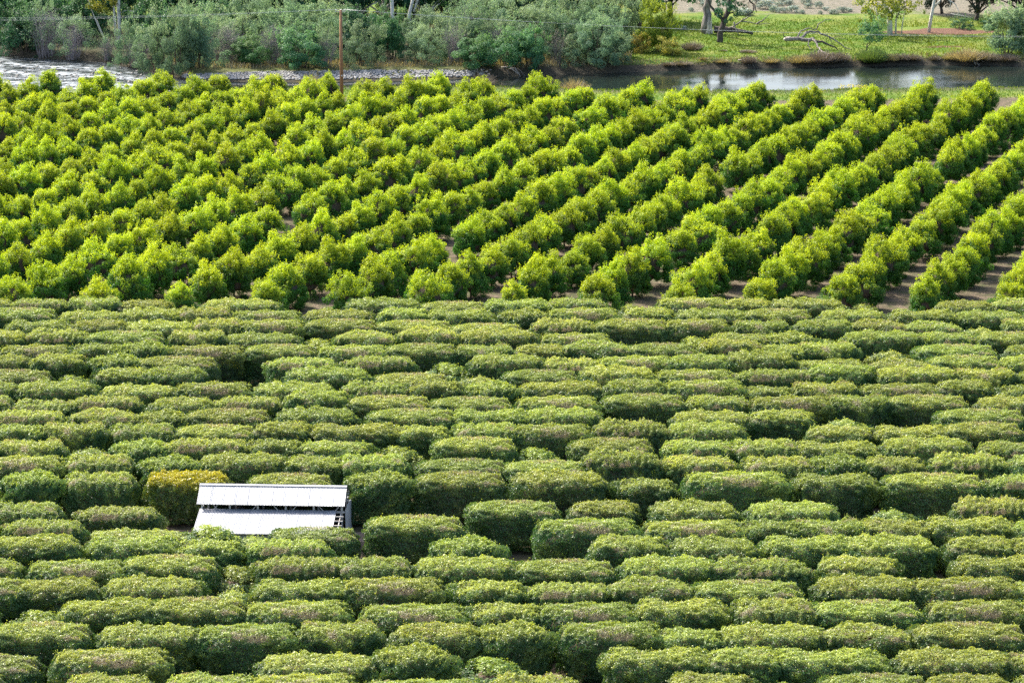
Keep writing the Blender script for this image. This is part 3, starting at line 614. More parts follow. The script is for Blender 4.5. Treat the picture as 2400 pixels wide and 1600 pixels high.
SHRUB2 = [(-77.3, 471.6, 7.1, 6.7, 'D'), (-71.4, 470.2, 7.8, 6.7, 'D'), (-60.1, 464.2, 6.3, 6.3, 'D'), (-52.9, 462.4, 7.7, 5.9, 'D'), (-48.0, 462.4, 7.0, 6.3, 'D'), (-43.9, 459.7, 7.3, 6.9, 'W'), (-39.5, 462.4, 6.6, 7.3, 'W'), (-35.4, 461.0, 7.6, 6.6, 'W'), (-30.3, 462.4, 6.6, 6.6, 'W'), (-25.3, 459.7, 6.9, 5.9, 'D'), (-20.5, 462.4, 6.3, 5.9, 'D'), (-16.4, 462.4, 6.3, 5.9, 'W'), (-11.8, 462.4, 6.6, 6.6, 'W'), (-7.3, 461.0, 6.9, 6.6, 'M'), (-4.2, 467.9, 7.0, 6.5, 'W'), (0.3, 461.0, 8.0, 7.3, 'W'), (5.2, 458.8, 7.9, 7.3, 'W'), (10.1, 462.4, 8.0, 7.3, 'W'), (14.4, 461.0, 7.6, 7.5, 'W'), (18.2, 462.4, 6.6, 7.0, 'W')]
MIDS = [(-57, 455, 6.5, 6, 'D'), (-50, 453, 7, 6.5, 'W'), (-43, 452, 6.5, 6, 'W'), (-36, 452, 7, 6.5, 'W'), (-29.5, 452, 6.5, 6.2, 'W'), (-24, 452, 6.5, 6, 'D'), (-12, 454, 6.5, 6, 'W'), (-6.5, 452, 6.5, 6.2, 'W'), (3.5, 450.5, 7, 6.5, 'W'), (9.5, 451, 7, 6.5, 'W'), (15, 452, 7, 6.5, 'W')]
BACKS = [(-88+7.6*i, 493+(i*37 % 5), 8.5, 8, 'D') for i in range(15)]
R = random.Random(3); nth = {}
for lst, where in ((SHRUB, 'at the far waterline'), (MIDS, 'in the middle of the far thicket'), (SHRUB2, 'at the back of the far thicket'), (BACKS, 'under the tall trees')):
    for x, y, w_, h_, k in sorted(lst):
        y = max(y, float(far_y(x))+((.3 if x < -47 else 2.2) if lst is SHRUB else 4)); n_ = nth[(k, where)] = nth.get((k, where), 0)+1
        nm, look, cat = LOOK[k]; cm, st = R.choice(VS[k])
        front = lst is SHRUB; z_ = min(hz(x, y), -.45) if front and x < -47 else hz(x, y); hk = (.8 if x < -47 else -.4) if front else (-1.8 if lst is SHRUB2 and -27 < x < -10 else 0)
        e = tag(empty(nm, (x, y, z_), R.uniform(0, 2*PI), (w_/4.9, w_/4.9, (h_+hk)/4.6)), f'{look} {where}, {ordn(n_)} from left', cat, 'shrubs along the far bank')
        link('crown', cm, e); link('stems', st, e)
def single(name, label, cat, x, y, crown, stems, sc=(1, 1, 1), group=None, part='stems'):
    e = tag(empty(name, (x, y, hz(x, y)), R.uniform(0, 6), sc), label, cat, group)
    link('crown', crown, e)
    if stems: link(part, stems, e)
    return e
limeC = shrub_set('lime', 'lime', 1, 620, 9500, .34, .09, n_cl=90, cr=.5)[0]
single('lime_willow', 'large rounded lime-green willow at the right end of the far thicket', 'tree', 23.8, 457.9, *limeC, sc=(1.22, 1.2, 1.45))
yelC = shrub_set('yellow', 'yellow', 2, 630, 5200, .26, .14, n_cl=46, cr=.7)
single('yellow_bush', 'narrow mustard-yellow bush in front of the lime willow', 'bush', 20.5, 456.5, *yelC[0], sc=(.55, .55, .56), group='yellow bushes')
single('yellow_bush', 'broad mustard-yellow bush at the right foot of the lime willow', 'bush', 25.3, 453.8, *yelC[1], sc=(.74, .7, .55), group='yellow bushes')
RS = shrub_set('bank', 'willow', 2, 650, 9000, .30, .11, n_cl=80, yb=.05)
single('willow_shrub', 'large grey-green willow shrub cut by the right edge on the far bank', 'shrub', 80.2, 456.5, *RS[0], sc=(1.55, 1.3, 1.42), group='shrubs along the far bank')
single('willow_shrub', 'pale willow shrub behind the large one at the right edge', 'shrub', 86.5, 461, *RS[1], sc=(1.3, 1.3, 1.35), group='shrubs along the far bank')
DB = shrub_set('low', 'dark', 2, 660, 3000, .28, .14, n_cl=40)
for x, y, lab in ((76.5, 484, 'low dark bush under the evergreens'), (81.5, 483, 'second low dark bush under the evergreens, nearer the right edge')):
    single('low_bush', lab, 'bush', x, y, *DB[0 if x < 80 else 1], sc=(.85, .6, .38), group='low bushes under the evergreens')

# tall trees whose crowns pass out of the top of the frame
def tall_tree(seed, mat, h, w_, bark, trunk_h, n_leaf=9000, L=.42, W=.24, n_cl=70, cr=1.0):
    parts, nf = clump_crown(seed, w_*.46, (h-trunk_h)*.5, trunk_h+(h-trunk_h)*.5, n_cl, cr, n_leaf, L, W, young=(.45, 1.2), fill=.3, zmin=-.9, lumpy=.3)
    rng = random.Random(seed); mb = MB(); b0 = Vector((0, 0, -.3)); t0 = Vector((rng.uniform(-.6, .6), rng.uniform(-.5, .5), trunk_h*1.15))
    mb.tube([b0, b0.lerp(t0, .5)+Vector((rng.uniform(-.2, .2), 0, 0)), t0, t0+Vector((rng.uniform(-.4, .4), 0, (h-trunk_h)*.6))], [.42, .33, .27, .1], 8)
    for i in range(6):
        a = 2*PI*i/6+rng.uniform(-.4, .4); p0 = b0.lerp(t0, rng.uniform(.65, 1)); d = Vector((math.cos(a), math.sin(a), rng.uniform(.5, 1.2))).normalized()*w_*.5
        mb.tube([p0, p0+d*.5+Vector((0, 0, .3)), p0+d], [.17, .11, .04], 6)
    return crown_mesh('tall_crown', [M[mat]], parts), mb.mesh('tall_trunk', M[bark], True)
TALL = [(-84.7, 479.7, 9.4, 12.3), (-79.0, 482.2, 9.4, 13.0), (-74.6, 484.1, 8.7, 13.1), (-56.8, 481.2, 10.1, 13.0), (-49.3, 482.2, 9.4, 13.8), (-42.9, 484.1, 9.5, 13.1), (-36.1, 485.1, 10.2, 13.9), (-26.3, 479.2, 8.6, 12.2), (-21.4, 482.2, 9.4, 13.8), (-14.5, 483, 9, 13), (-8.4, 485.1, 9.5, 13.1), (-0.7, 486.1, 9.5, 12.4), (6.5, 482.2, 9.4, 13.8), (13.5, 487.1, 9.5, 13.2), (22.0, 487.1, 8.1, 12.4)]
TV = [tall_tree(700, 'dark', 13, 9.4, 'bark', 1.2, 12000), tall_tree(701, 'dark', 13, 9.4, 'white_bark', 2.4, 10000), tall_tree(702, 'green', 13, 9.4, 'bark', 1.3, 12000), tall_tree(703, 'dark', 13, 9.4, 'darkwood', 1.0, 12000)]
for i, (x, y, w_, h_) in enumerate(TALL):
    vr = [0, 2, 0, 3, 3, 0, 0, 1, 1, 1, 2, 0, 2, 3, 2][i]
    e = single('cottonwood_tree', f'tall cottonwood rising out of the top behind the thicket, {ordn(i+1)} from the left', 'tree', x, y, *TV[vr], sc=(w_/8, w_/8, h_/12), group='tall trees behind the thicket', part='trunk')
oak = tall_tree(710, 'green', 11, 10.5, 'darkwood', 3.4, 6000)
single('oak_tree', 'broad green oak overhanging the top of the lime willow', 'tree', 27.5, 492, *oak, part='trunk')
for i, (x, y, s_, lab) in enumerate([(80.4, 493, 1.05, 'dark evergreen conifer with low sweeping branches near the top right corner'), (88.5, 494, 1.1, 'dark evergreen conifer cut by the right edge at the top'), (75.8, 501, .8, 'smaller dark evergreen conifer standing left of the larger one')]):
    c_ = tall_tree(720+i, 'conif', 12, 10.5, 'darkwood', 1.5, 9000, .55, .16, 70, 1.1)
    single('conifer_tree', lab, 'tree', x, y, *c_, sc=(s_, s_, s_), group='dark evergreens at the top right', part='trunk')

# sycamores with white bark
def sycamore(name, label, x, y, trunks, crown, cz=None, limbs=()):
    e = tag(empty(name, (x, y, hz(x, y))), label, 'tree', 'white-barked sycamores')
    for P_, r_ in trunks: MB().tube(P_, r_, 9).build('trunk', M['white_bark'], e, smooth=True)
    for P_, r_ in limbs: MB().tube(P_, r_, 6).build('limb', M['white_bark'], e, smooth=True)
    if crown: link('crown', crown, e, cz)
    return e
def syc_crown(seed, rx_, rz_, n_cl, n_leaf, cr=.55, yb=.1): return crown_mesh('sycamore_crown', [M['syc']], clump_crown(seed, rx_, rz_, 0, n_cl, cr, n_leaf, .34, .24, young=(.3, .8), yb=yb, fill=.15, zmin=-1, lumpy=.3)[0])
sycamore('sycamore_tree', 'tall white-trunked sycamore with yellowing leaves on the far left bank', -64.2, 463.5,
    [([(0, 0, -.3), (.15, 0, 3.5), (.05, 0, 7), (.2, 0, 12), (.3, 0, 16)], [.36, .31, .28, .22, .12])],
    syc_crown(801, 3.6, 3.6, 44, 3000, .62, .2), (-3.2, .3, 8.6),
    [([(-.6, .2, -.2), (-.75, .1, 4), (-.8, 0, 9)], [.11, .09, .05]), ([(-.3, .1, -.2), (-.5, .1, 3.5), (-.75, 0, 8.5)], [.12, .1, .05]), ([(-1.8, .3, -.2), (-3.2, .2, 3), (-4.3, .1, 6), (-5.2, 0, 9)], [.13, .1, .07, .03]), ([(-1.5, .3, -.2), (-2.9, .4, 2.6), (-3.6, .3, 4.6)], [.09, .07, .03]), ([(.1, 0, 5.5), (1.3, -.1, 6.1), (2.6, -.2, 6.0)], [.14, .09, .04])])
sycamore('sycamore_tree', 'upright pale trunk showing above the thicket right of the utility pole', -19.9, 470.5,
    [([(0, 0, -.3), (.1, 0, 4), (.0, 0, 8), (.1, 0, 13)], [.34, .3, .27, .15])], syc_crown(805, 3.4, 2.4, 30, 2400, .6, -.3), (0, .4, 11.5))
sycamore('sycamore_tree', 'leaning pair of pale trunks in the thicket, just right of the upright one', -17.2, 470.5,
    [([(0, 0, -.3), (.2, 0, 4), (.9, 0, 7), (2.4, 0, 10.5), (3.6, 0, 13)], [.33, .3, .27, .2, .12])], syc_crown(806, 3.4, 2.2, 30, 2200, .6, -.3), (2.5, .4, 12),
    [([(1.0, -.2, 4.5), (1.6, -.2, 6.5), (2.6, -.3, 8.6), (3.9, -.3, 10.4)], [.2, .17, .14, .07])])
sycamore('sycamore_tree', 'cluster of pale sycamore trunks in thin olive-yellow leaves', 63.5, 476.5,
    [([(0, 0, -.3), (-.15, 0, 2.2), (-.35, 0, 3.8), (-1.7, .3, 6.2), (-2.4, .5, 9)], [.50, .44, .34, .24, .12])],
    syc_crown(802, 5.8, 3.8, 105, 5200, .62, .25), (-1.2, .2, 5.4),
    [([(.95, .1, -.2), (.9, 0, 2.5), (1.5, 0, 4.2), (1.2, 0, 8)], [.17, .15, .13, .08]), ([(1.9, .2, -.2), (2.0, .1, 1.8), (2.4, 0, 4.5)], [.11, .09, .05]), ([(-.3, 0, 3.7), (.9, .1, 4.6), (1.3, .1, 5.5), (1.2, .1, 8)], [.24, .19, .15, .09]), ([(1.4, 0, 4.2), (2.9, -.1, 5.2), (4.4, -.1, 5.6), (5.2, -.1, 6.9)], [.13, .11, .09, .05]), ([(-1.2, .1, 5), (-2.5, 0, 5.2), (-3.4, -.2, 4.6), (-3.7, -.2, 3.8)], [.12, .1, .08, .04]), ([(-1.8, .2, -.2), (-2.0, .1, 2.5), (-2.8, 0, 5.5)], [.10, .08, .05])])
sycamore('sycamore_tree', 'leaning white forked sycamore trunk beside the red leaf litter', 70.3, 479.0,
    [([(0, 0, -.3), (.35, 0, 2.4), (.75, 0, 5), (1.15, 0, 8), (1.4, 0, 11)], [.30, .27, .25, .2, .12])],
    syc_crown(803, 3.6, 3, 34, 1500, .5, .1), (1.2, .2, 9.6),
    [([(.6, 0, 3.9), (1.6, -.1, 5.2), (2.6, -.2, 6.6), (3.3, -.2, 8.5)], [.17, .14, .12, .07]), ([(2.4, -.2, 6.4), (3.2, -.4, 6.2), (3.5, -.4, 4.9), (3.2, -.5, 3.9)], [.10, .08, .06, .03]), ([(3.0, -.3, 5.6), (4.3, -.5, 4.8), (4.9, -.6, 3.6), (4.6, -.6, 2.4)], [.08, .07, .05, .02]), ([(3.6, -.4, 3.2), (5.4, -.6, 2.9), (7.4, -.7, 2.5)], [.06, .05, .02])])

# dead and leaning trees on the meadow
def gnarl(P_, seed, amt=.12):
    rng = random.Random(seed); out_ = [Vector(P_[0])]
    for a, b_ in zip(P_[:-1], P_[1:]):
        a, b_ = Vector(a), Vector(b_)
        for u in (.33, .67, 1): out_.append(a.lerp(b_, u)+(Vector((rng.uniform(-1, 1), rng.uniform(-1, 1), rng.uniform(-1, 1)))*amt*min(1, (b_-a).length) if u < 1 else Vector()))
    return out_
def taper(n, a, b_): return [a+(b_-a)*i/(n-1) for i in range(n)]
def limb(mb, P_, r0, r1, seed, n=7, m=0, amt=.1):
    Q = gnarl(P_, seed, amt); return mb.tube(Q, taper(len(Q), r0, r1), n, m)
x, y = 32.7, 477.3
e = tag(empty('dead_snag', (x, y, hz(x, y))), 'thick broken dead trunk with split pale base on the meadow', 'dead tree')
mb = MB(); limb(mb, [(0, 0, -.3), (.05, 0, 2.5), (.2, 0, 5.2), (.1, 0, 8)], .82, .5, 1, 11, amt=.3); mb.build('trunk', M['deadwood'], e, smooth=True)
mb = MB()
for i in range(7): limb(mb, [(-.1+.17*i, -.85+.05*abs(i-3), -.2), (.05+.14*i, -.8, .8+.3*(i % 3)), (.2+.1*i, -.6, 2.2+.5*(i % 2))], .16, .04, 10+i, 5)
mb.build('split_wood', M['palewood'], e, smooth=True)
x, y = 34.1, 467.4
e = tag(empty('leaning_tree', (x, y, hz(x, y))), 'leaning dark tree with twisted limbs in front of the dead snag', 'tree')
mb = MB(); limb(mb, [(0, 0, -.3), (.4, 0, 2.2), (.85, .1, 3.6), (1.5, .2, 5.5), (2.0, .3, 8.0), (2.3, .3, 11)], .52, .34, 2, 9); mb.build('trunk', M['darkwood'], e, smooth=True)
for i, P_ in enumerate([[(.7, .1, 3.4), (-.6, 0, 4.6), (-1.6, -.1, 6.2), (-2.0, -.1, 8)], [(1.7, .2, 6.5), (3.2, 0, 8.6), (4.4, -.2, 8.0), (5.4, -.3, 6.4), (6.1, -.3, 5.0)], [(5.6, -.3, 5.9), (5.0, -.5, 4.8), (4.2, -.6, 4.2)], [(1.2, .1, 4.6), (2.2, -.1, 4.9), (2.9, -.2, 4.3)]]):
    mb = MB(); limb(mb, P_, [.34, .3, .14, .16][i], .07, 20+i, 6, amt=.2); mb.build('limb', M['darkwood'], e, smooth=True)
parts, _ = clump_crown(850, 3.0, 2.6, 0, 40, .5, 2600, .28, .16, young=(.5, .8), fill=.3, zmin=-1, lumpy=.3); link('crown', crown_mesh('leaning_crown', [M['dark']], parts), e, (1.0, 0, 6.0))
parts, _ = clump_crown(851, 2.2, 1.6, 0, 14, .3, 420, .2, .1, fill=.4, zmin=-1); link('foliage', crown_mesh('leaning_tips', [M['brush']], parts), e, (5.0, -.3, 6.3))
x, y = 34.0, 477.0
e = tag(empty('fallen_log', (x, y, hz(x, y))), 'dark fallen trunk with bleached branches lying beside the snag', 'log')
mb = MB(); limb(mb, [(0, .2, .75), (2, -.1, .8), (4, -.3, .6), (6.5, -.6, .15)], .62, .2, 3, 9); mb.build('trunk', M['darkwood'], e, smooth=True)
mb = MB()
for i, P_ in enumerate([[(2.4, -.2, 1.0), (4.4, -.6, 2.2), (7, -.8, 1.8), (9.2, -1, 1.9)], [(7, -.8, 1.8), (8.3, -1, 2.7), (9.0, -1, 3.4)], [(3, -.4, 1.3), (3.6, -1.1, .9), (4.0, -1.5, -.1)], [(3.2, -.5, 2.1), (3.5, -.9, 1.0), (5.2, -1.3, .3)], [(4.4, -.6, 2.2), (5.6, -.7, 3.0), (6.2, -.7, 3.1)]]): limb(mb, P_, .15, .04, 30+i, 6)
mb.build('branch', M['deadwood'], e, smooth=True)
x, y = 44.4, 461.0
e = tag(empty('fallen_tree', (x, y, hz(x, y))), 'bleached fallen tree with arching branches reaching down to the water', 'dead tree')
mb = MB(); limb(mb, [(0, 0, 1.45), (1.6, -.1, 1.5), (3.6, -.4, 1.35), (4.6, -.6, 1.5)], .36, .3, 4, 9); mb.build('trunk', M['deadwood'], e, smooth=True)
MB().tube([(-.25, 0, 1.35), (.1, 0, 1.47), (.9, 0, 1.55)], [.16, .35, .33], 9).build('broken_end', M['palewood'], e, smooth=True)
for i, (P_, r0, r1, mt) in enumerate([([(2.4, -.2, 1.4), (3.4, .3, 2.5), (5.4, .6, 2.6), (7.2, .3, 1.8), (9.3, -.4, .5), (10.8, -1, -.1)], .24, .06, 'deadwood'), ([(2.0, 0, 1.6), (2.6, .6, 2.7), (3.8, 1.0, 3.1), (5.0, 1.2, 2.9)], .16, .06, 'deadwood'), ([(5.0, .8, 2.8), (5.6, .9, 3.9), (6.6, 1, 4.6), (7.7, 1, 4.4)], .11, .03, 'deadwood'),
    ([(4.4, -.6, 1.5), (5.0, -2.2, .9), (5.3, -4, .2), (4.7, -6.5, -.3), (4.2, -9.5, -1.15)], .19, .06, 'deadwood'), ([(5.3, -4, .2), (6.0, -6.2, -.3), (6.9, -8.5, -.8), (7.7, -10.0, -1.2)], .15, .05, 'deadwood'), ([(4.6, -6.6, -.4), (5.6, -8.6, -.7), (6.2, -9.7, -1.15)], .09, .03, 'palewood'), ([(6.9, -8.4, -.8), (8.1, -9.4, -.7), (8.4, -10.2, -1.2)], .08, .03, 'palewood'), ([(4.0, -.5, 1.4), (3.6, -1.5, .6), (4.2, -2.4, .1)], .12, .04, 'deadwood'), ([(6.6, .4, 2.1), (7.4, 0, 1.3), (7.9, -.4, .6)], .08, .03, 'deadwood'), ([(4.5, -.6, 1.4), (6.5, -1.2, .9), (8.4, -1.8, .0)], .25, .1, 'darkwood'), ([(0.1, 0, 1.6), (-.3, .2, 2.2), (-.1, .3, 2.7)], .09, .03, 'darkwood'), ([(7.4, .2, 1.7), (9.0, .3, 1.8), (10.2, .2, 1.3)], .07, .02, 'deadwood')]):
    mb = MB(); limb(mb, P_, r0, r1, 60+i, 6, amt=.16); mb.build('branch', M[mt], e, smooth=True)
for i, (x, y, lab) in enumerate([(73.3, 452.6, 'pile of bleached driftwood at the water by the right edge'), (36.5, 449.0, 'small knot of driftwood at the foot of the meadow bank'), (-1.0, 440.4, 'fan of pale dead branches trailing into the water below the thicket'), (-35.3, 443.5, 'dead grey branches at the edge of the pebble bar left of the pole')]):
    e = tag(empty('driftwood', (x, y, hz(x, y))), lab, 'driftwood', 'driftwood along the far bank'); rr_ = random.Random(900+i)
    for q in range([7, 3, 8, 8][i]):
        a = rr_.uniform(-.5, .5); L_ = rr_.uniform(1.2, 3.2)*[1, .6, 1, .9][i]; p0 = Vector((rr_.uniform(-1.6, 1.6), rr_.uniform(.3, 1.2), rr_.uniform(.2, .9 if i != 3 else 1.6)))
        mb = MB(); limb(mb, [p0, p0+Vector((math.cos(a)*L_*.5, -.6, .12)), p0+Vector((math.cos(a)*L_, -1.1, -.9+rr_.uniform(-.1, .4)))], .08, .03, q, 5); mb.build('branch', M['palewood' if q % 2 else 'deadwood'], e, smooth=True)
# sapling, reeds, sage, dry clumps
parts, _ = clump_crown(860, 2.0, 2.3, 3.9, 34, .6, 2600, .28, .12, shoots=20, young=(.35, 1.4), fill=.2, zmin=-.9, lumpy=.35)
mb = MB(); limb(mb, [(0, 0, -.3), (.5, 0, 1.2), (1.0, 0, 2.5), (1.2, 0, 4.5)], .10, .04, 5, 6); limb(mb, [(.5, 0, 1.2), (1.6, 0, 2.6), (2.0, .1, 4)], .06, .02, 6, 5)
e = tag(empty('sapling', (56.4, 454.6, hz(56.4, 454.6))), 'thin young willow leaning over the bank right of the fallen tree', 'sapling'); link('stem', mb.mesh('sapling_stem', M['darkwood'], True), e); link('crown', crown_mesh('sapling_crown', [M['green']], parts), e, (1.4, 0, 0))
def tuft(seed, n, w_, h_, mat, bw=.05, droop=.5, dome=True):
    rng = np.random.default_rng(seed); a = rng.uniform(0, 2*PI, n); s = np.sqrt(rng.uniform(0, 1, n))
    B = np.stack([np.cos(a)*s*w_*.32, np.sin(a)*s*w_*.32, np.full(n, -.1)], -1)
    ln = h_*rng.uniform(.55, 1.05, n)*(1-(.4*s*s if dome else 0))
    D = unit(np.stack([np.cos(a)*s*droop, np.sin(a)*s*droop, np.ones(n)], -1)+rng.normal(size=(n, 3))*.18)
    T = B+D*ln[:, None]+np.stack([np.cos(a)*s*w_*.15, np.sin(a)*s*w_*.15, -.12*ln*s], -1)
    Sd = unit(np.cross(D, rng.normal(size=(n, 3))))*bw*.5
    V = np.stack([B-Sd, B+Sd, T+Sd*.3, T-Sd*.3], 1).reshape(-1, 3)
    return np_mesh('tuft', V, np.arange(4*n).reshape(n, 4), [mat], attr=np.repeat(np.stack([rng.uniform(0, 1, n), rng.uniform(0, 1, n), np.zeros(n)], -1), 4, 0))
DRY = [(37.6, 444.4, 2.4, 1.9), (30.4, 449.8, 1.2, 0.7), (38.0, 457.0, 2.5, 0.6), (34.1, 457.9, 1.2, 0.4), (45.9, 447.8, 3.8, 2.0), (49.1, 449.3, 4.1, 2.7), (50.7, 445.4, 3.4, 2.3), (52.3, 442.5, 2.8, 2.4), (62.4, 445.4, 2.7, 1.5), (64.3, 444.4, 2.4, 1.3), (67.7, 444.4, 1.7, 1.1), (72.8, 445.4, 5.4, 3.0), (75.7, 444.4, 4.0, 2.0), (79.1, 444.4, 3.3, 1.6), (29.2, 459.7, 3.2, 1.9), (26.8, 444.4, 2.7, 0.9), (24.7, 442.0, 2.0, 0.8), (60.6, 444.4, 3.3, 1.7), (41.3, 450.2, 2.4, 1.2), (33.2, 449.3, 2.2, 1.0), (56.6, 452.0, 2.6, 1.5), (70.2, 453.4, 2.4, 1.2)]
DT = [tuft(930+i, 900, 2.6, 1.9, M['brush'], .05) for i in range(3)]+[tuft(940+i, 900, 2.6, 1.7, M['drygrass'], .05) for i in range(2)]
for i, (x, y, w_, h_) in enumerate(sorted(DRY)):
    y = max(y, float(far_y(x))+.7)
    o = tag(link('dry_brush_clump', DT[i % 5], None, (x, y, hz(x, y))), f'clump of dry {"brown brush" if i % 5 < 3 else "tan grass"} on the meadow bank, {ordn(i+1)} from the left', 'brush', 'dry clumps on the meadow bank'); o.scale = (w_/2.4, w_/2.6, h_/2.3); o.rotation_euler = (0, 0, R.uniform(0, 6))
o = tag(link('reed_mound', tuft(950, 2200, 4.4, 2.6, M['reed'], .06, .7), None, (57.5, 451.9, hz(57.5, 451.9))), 'rounded grey-green reed mound below the young willow', 'reeds')
SAGE = [(45.4, 508.0, 2.3, 1.5), (46.5, 504.2, 1.2, 1.1), (47.7, 503.1, 1.4, 0.9), (49.8, 512.3, 1.5, 0.9), (49.8, 503.1, 1.5, 1.2), (51.1, 501.5, 0.8, 0.7), (53.2, 514.0, 1.5, 1.1), (52.9, 508.5, 1.1, 0.8), (54.8, 508.5, 1.1, 1.1), (54.3, 501.0, 0.6, 0.6), (56.8, 501.5, 1.3, 0.8), (58.4, 503.7, 1.2, 0.9), (40.6, 499.9, 2.0, 1.1), (41.8, 499.4, 1.0, 1.0), (39.0, 503.7, 1.2, 1.1), (31.7, 503.7, 0.7, 0.7), (34.5, 509.0, 1.2, 1.1), (34.0, 514.6, 1.4, 1.1), (44.1, 514.6, 1.2, 0.9), (49.2, 516.8, 1.4, 0.8), (55.8, 505.8, 0.9, 0.6), (59.8, 504.7, 1.1, 0.6), (28.9, 481.2, 1.2, 0.7), (48.0, 511.2, 1.1, 0.7), (38.4, 512.3, 1.1, 0.8)]
SG = [crown_mesh('sage_crown', [M['sage']], clump_crown(960+i, .5, .4, .38, 20, .27, 750, .16, .05, fill=.4, zmin=-.6, tdir=(0, 0, .8))[0]) for i in range(3)]
for i, (x, y, w_, h_) in enumerate(sorted(SAGE)):
    o = tag(link('sagebrush', SG[i % 3], None, (x, y, hz(x, y)-.03)), f'pale blue-grey sagebrush on the dry slope, {ordn(i+1)} from the left', 'sagebrush', 'sagebrush on the dry slope'); o.scale = (w_*1.3, w_*1.3, h_*1.3); o.rotation_euler = (0, 0, R.uniform(0, 6))
# islet, flowers and reeds at the near bank
o = tag(link('grass_islet', tuft(970, 1500, 2.6, 1.1, M['grass'], .05, .4, False), None, (-64.9, 432.0, WATER)), 'small green grassy islet in the white riffle', 'islet')
e = tag(empty('flower_clump', (51.2, 424.3, hz(51.2, 424.3))), 'green clump of yellow-flowered plants on the near bank', 'flower clump')
link('leaves', tuft(971, 1600, 5.6, 1.1, M['grass'], .06, .4, False), e).scale = (1, .5, 1)
rng = np.random.default_rng(4); mb = MB()
for i in range(70): mb.box((rng.uniform(-2.2, 2.2), rng.uniform(-1, 1), rng.uniform(.75, 1.25)), (.12, .12, .1))
mb.build('blossoms', M['flower'], e)
for i, (x, y, mt, lab) in enumerate([(-4.6, 424.0, 'brush', 'dry grey brush poking above the orchard at mid river'), (9.3, 423.0, 'drygrass', 'pale fan of dry reeds behind the orchard at mid river'), (-30, 422.5, 'drygrass', 'tuft of tan grass behind the orchard left of the pole')]):
    o = tag(link('dry_reeds', tuft(980+i, 500, 2.6, 2.6, M[mt], .05, .8), None, (x, y, hz(x, y))), lab, 'reeds'); o.scale = (1.2, 1, 1.0)
# grass of both banks, pebbles
def field(name, n, seed, region, mat, h_, label, cat, keep=None, bw=.12):
    rng = np.random.default_rng(seed); x0, x1, y0, y1 = region
    Pm = np.stack([rng.uniform(x0, x1, n), rng.uniform(y0, y1, n)], -1)
    if keep is not None: Pm = Pm[keep(Pm, rng)]
    n = len(Pm); B = np.stack([Pm[:, 0], Pm[:, 1], height(Pm[:, 0], Pm[:, 1])-.03], -1)
    D = unit(rng.normal(size=(n, 3))*.35+[0, 0, 1]); ln = h_*rng.uniform(.4, 1.2, n)
    T = B+D*ln[:, None]; Sd = unit(np.cross(D, rng.normal(size=(n, 3))))*bw*.5
    V = np.stack([B-Sd, B+Sd, T+Sd*.5, T-Sd*.5], 1).reshape(-1, 3); pn = noise3(seed, 8.0)(B)*.35+.45+rng.normal(size=n)*.15
    return tag(link(name, np_mesh(name, V, np.arange(4*n).reshape(n, 4), [mat], attr=np.repeat(np.stack([np.clip(pn, 0, 1), rng.uniform(0, 1, n), np.zeros(n)], -1), 4, 0))), label, cat, kind='stuff')
def kf(lo, hi): return lambda P_, rng: (P_[:, 1]-far_y(P_[:, 0]) > lo) & (P_[:, 1]-far_y(P_[:, 0]) < hi)
field('meadow_grass', 46000, 1001, (17, 95, 448, 500), M['grass'], .28, 'bright green meadow grass on the far bank', 'grass', lambda P_, rng: (P_[:, 1]-far_y(P_[:, 0]) > .7) & (rng.uniform(0, 1, len(P_)) < 1-sm(488, 499, P_[:, 1])) & (((P_[:, 0]-72)/12)**2+((P_[:, 1]-481)/5.5)**2 > .8))
field('bank_edge_grass', 9000, 1002, (17, 95, 446, 458), M['drygrass'], .55, 'dry grass hanging over the edge of the meadow bank', 'grass', kf(.3, 2.6))
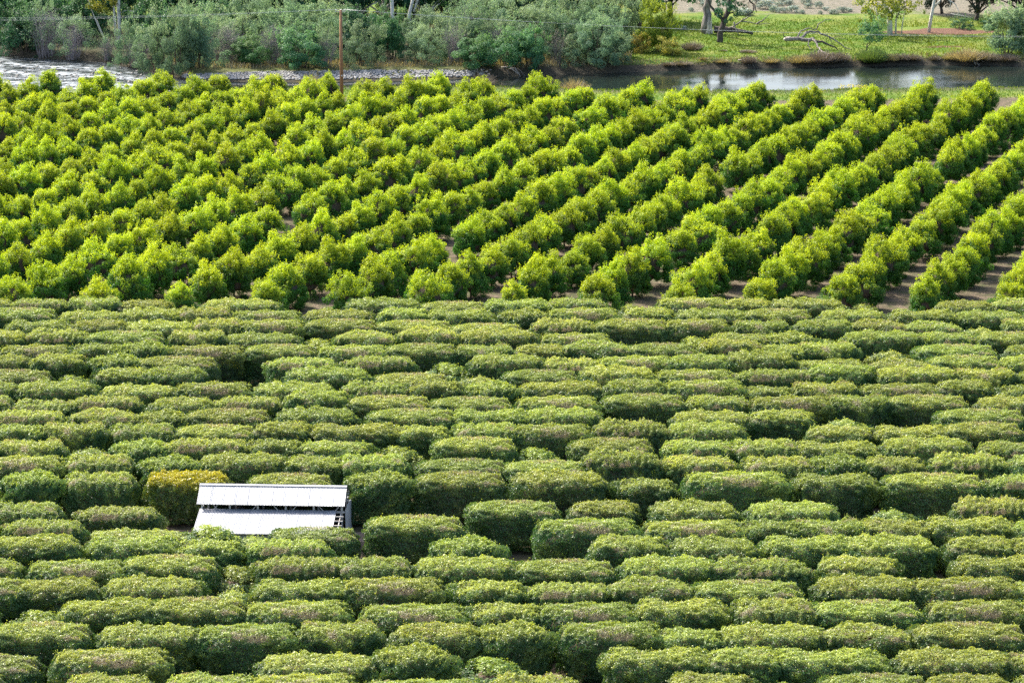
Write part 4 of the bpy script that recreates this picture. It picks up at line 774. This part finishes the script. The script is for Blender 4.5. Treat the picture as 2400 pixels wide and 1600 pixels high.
field('bar_grass', 15000, 1003, (-56, 19, 436, 456), M['drygrass'], .8, 'tan dry grass behind the pebble bar', 'grass', lambda P_, rng: (P_[:, 1]-far_y(P_[:, 0]) > np.interp(P_[:, 0], [-52, -10, 0], [4.5, 4.5, 1.2])) & (P_[:, 1]-far_y(P_[:, 0]) < 11))
field('near_bank_grass', 26000, 1004, (-95, 95, 404, 428), M['grass'], .32, 'soft green grass on the near river bank', 'grass', lambda P_, rng: (near_y(P_[:, 0])-P_[:, 1] > 1.2) & (near_y(P_[:, 0])-P_[:, 1] < 15))
def pebbles(name, n, seed, xf, mat, label, r0, r1):
    rng = np.random.default_rng(seed); base = [(0, 0, 1), (0, 0, -1)]+[(math.cos(a)*.95, math.sin(a)*.95, .25*(-1)**i) for i, a in enumerate(np.linspace(0, 2*PI, 6, endpoint=False))]
    base = np.array(base); fc = np.array([(0, 2+i, 2+(i+1) % 6) for i in range(6)]+[(1, 2+(i+1) % 6, 2+i) for i in range(6)])
    Vs, Fs = [], []
    for i in range(n):
        x, y, z = xf(rng); r = rng.uniform(r0, r1); a = rng.uniform(0, 2*PI)
        q = base*np.array([r*rng.uniform(.8, 1.4), r, r*.6]); q = np.stack([q[:, 0]*math.cos(a)-q[:, 1]*math.sin(a), q[:, 0]*math.sin(a)+q[:, 1]*math.cos(a), q[:, 2]], -1)
        Vs.append(q+[x, y, z]); Fs.append(fc+i*8)
    return tag(link(name, np_mesh(name, np.concatenate(Vs), np.concatenate(Fs), [mat])), label, 'pebbles', kind='stuff')
def on_bar(rng):
    x = -51+48*rng.beta(1.3, 1.5); wd = 3.4*math.sin(PI*min(1, max(0, (x+52)/50)))**.5; y = float(far_y(x))+rng.uniform(-.4, wd); return x, y, hz(x, y)+.05
def on_riffle(rng):
    x = rng.uniform(-85, -50); a, b_ = float(near_y(x)), float(far_y(x)); return x, a+(b_-a)*rng.beta(1.6, 2.2), WATER+.0
pebbles('river_pebbles', 2600, 5, on_bar, M['stone'], 'pale rounded pebbles of the gravel bar', .10, .30)
pebbles('riffle_stones', 420, 6, on_riffle, M['wetstone'], 'dark wet stones breaking the riffle', .12, .38)
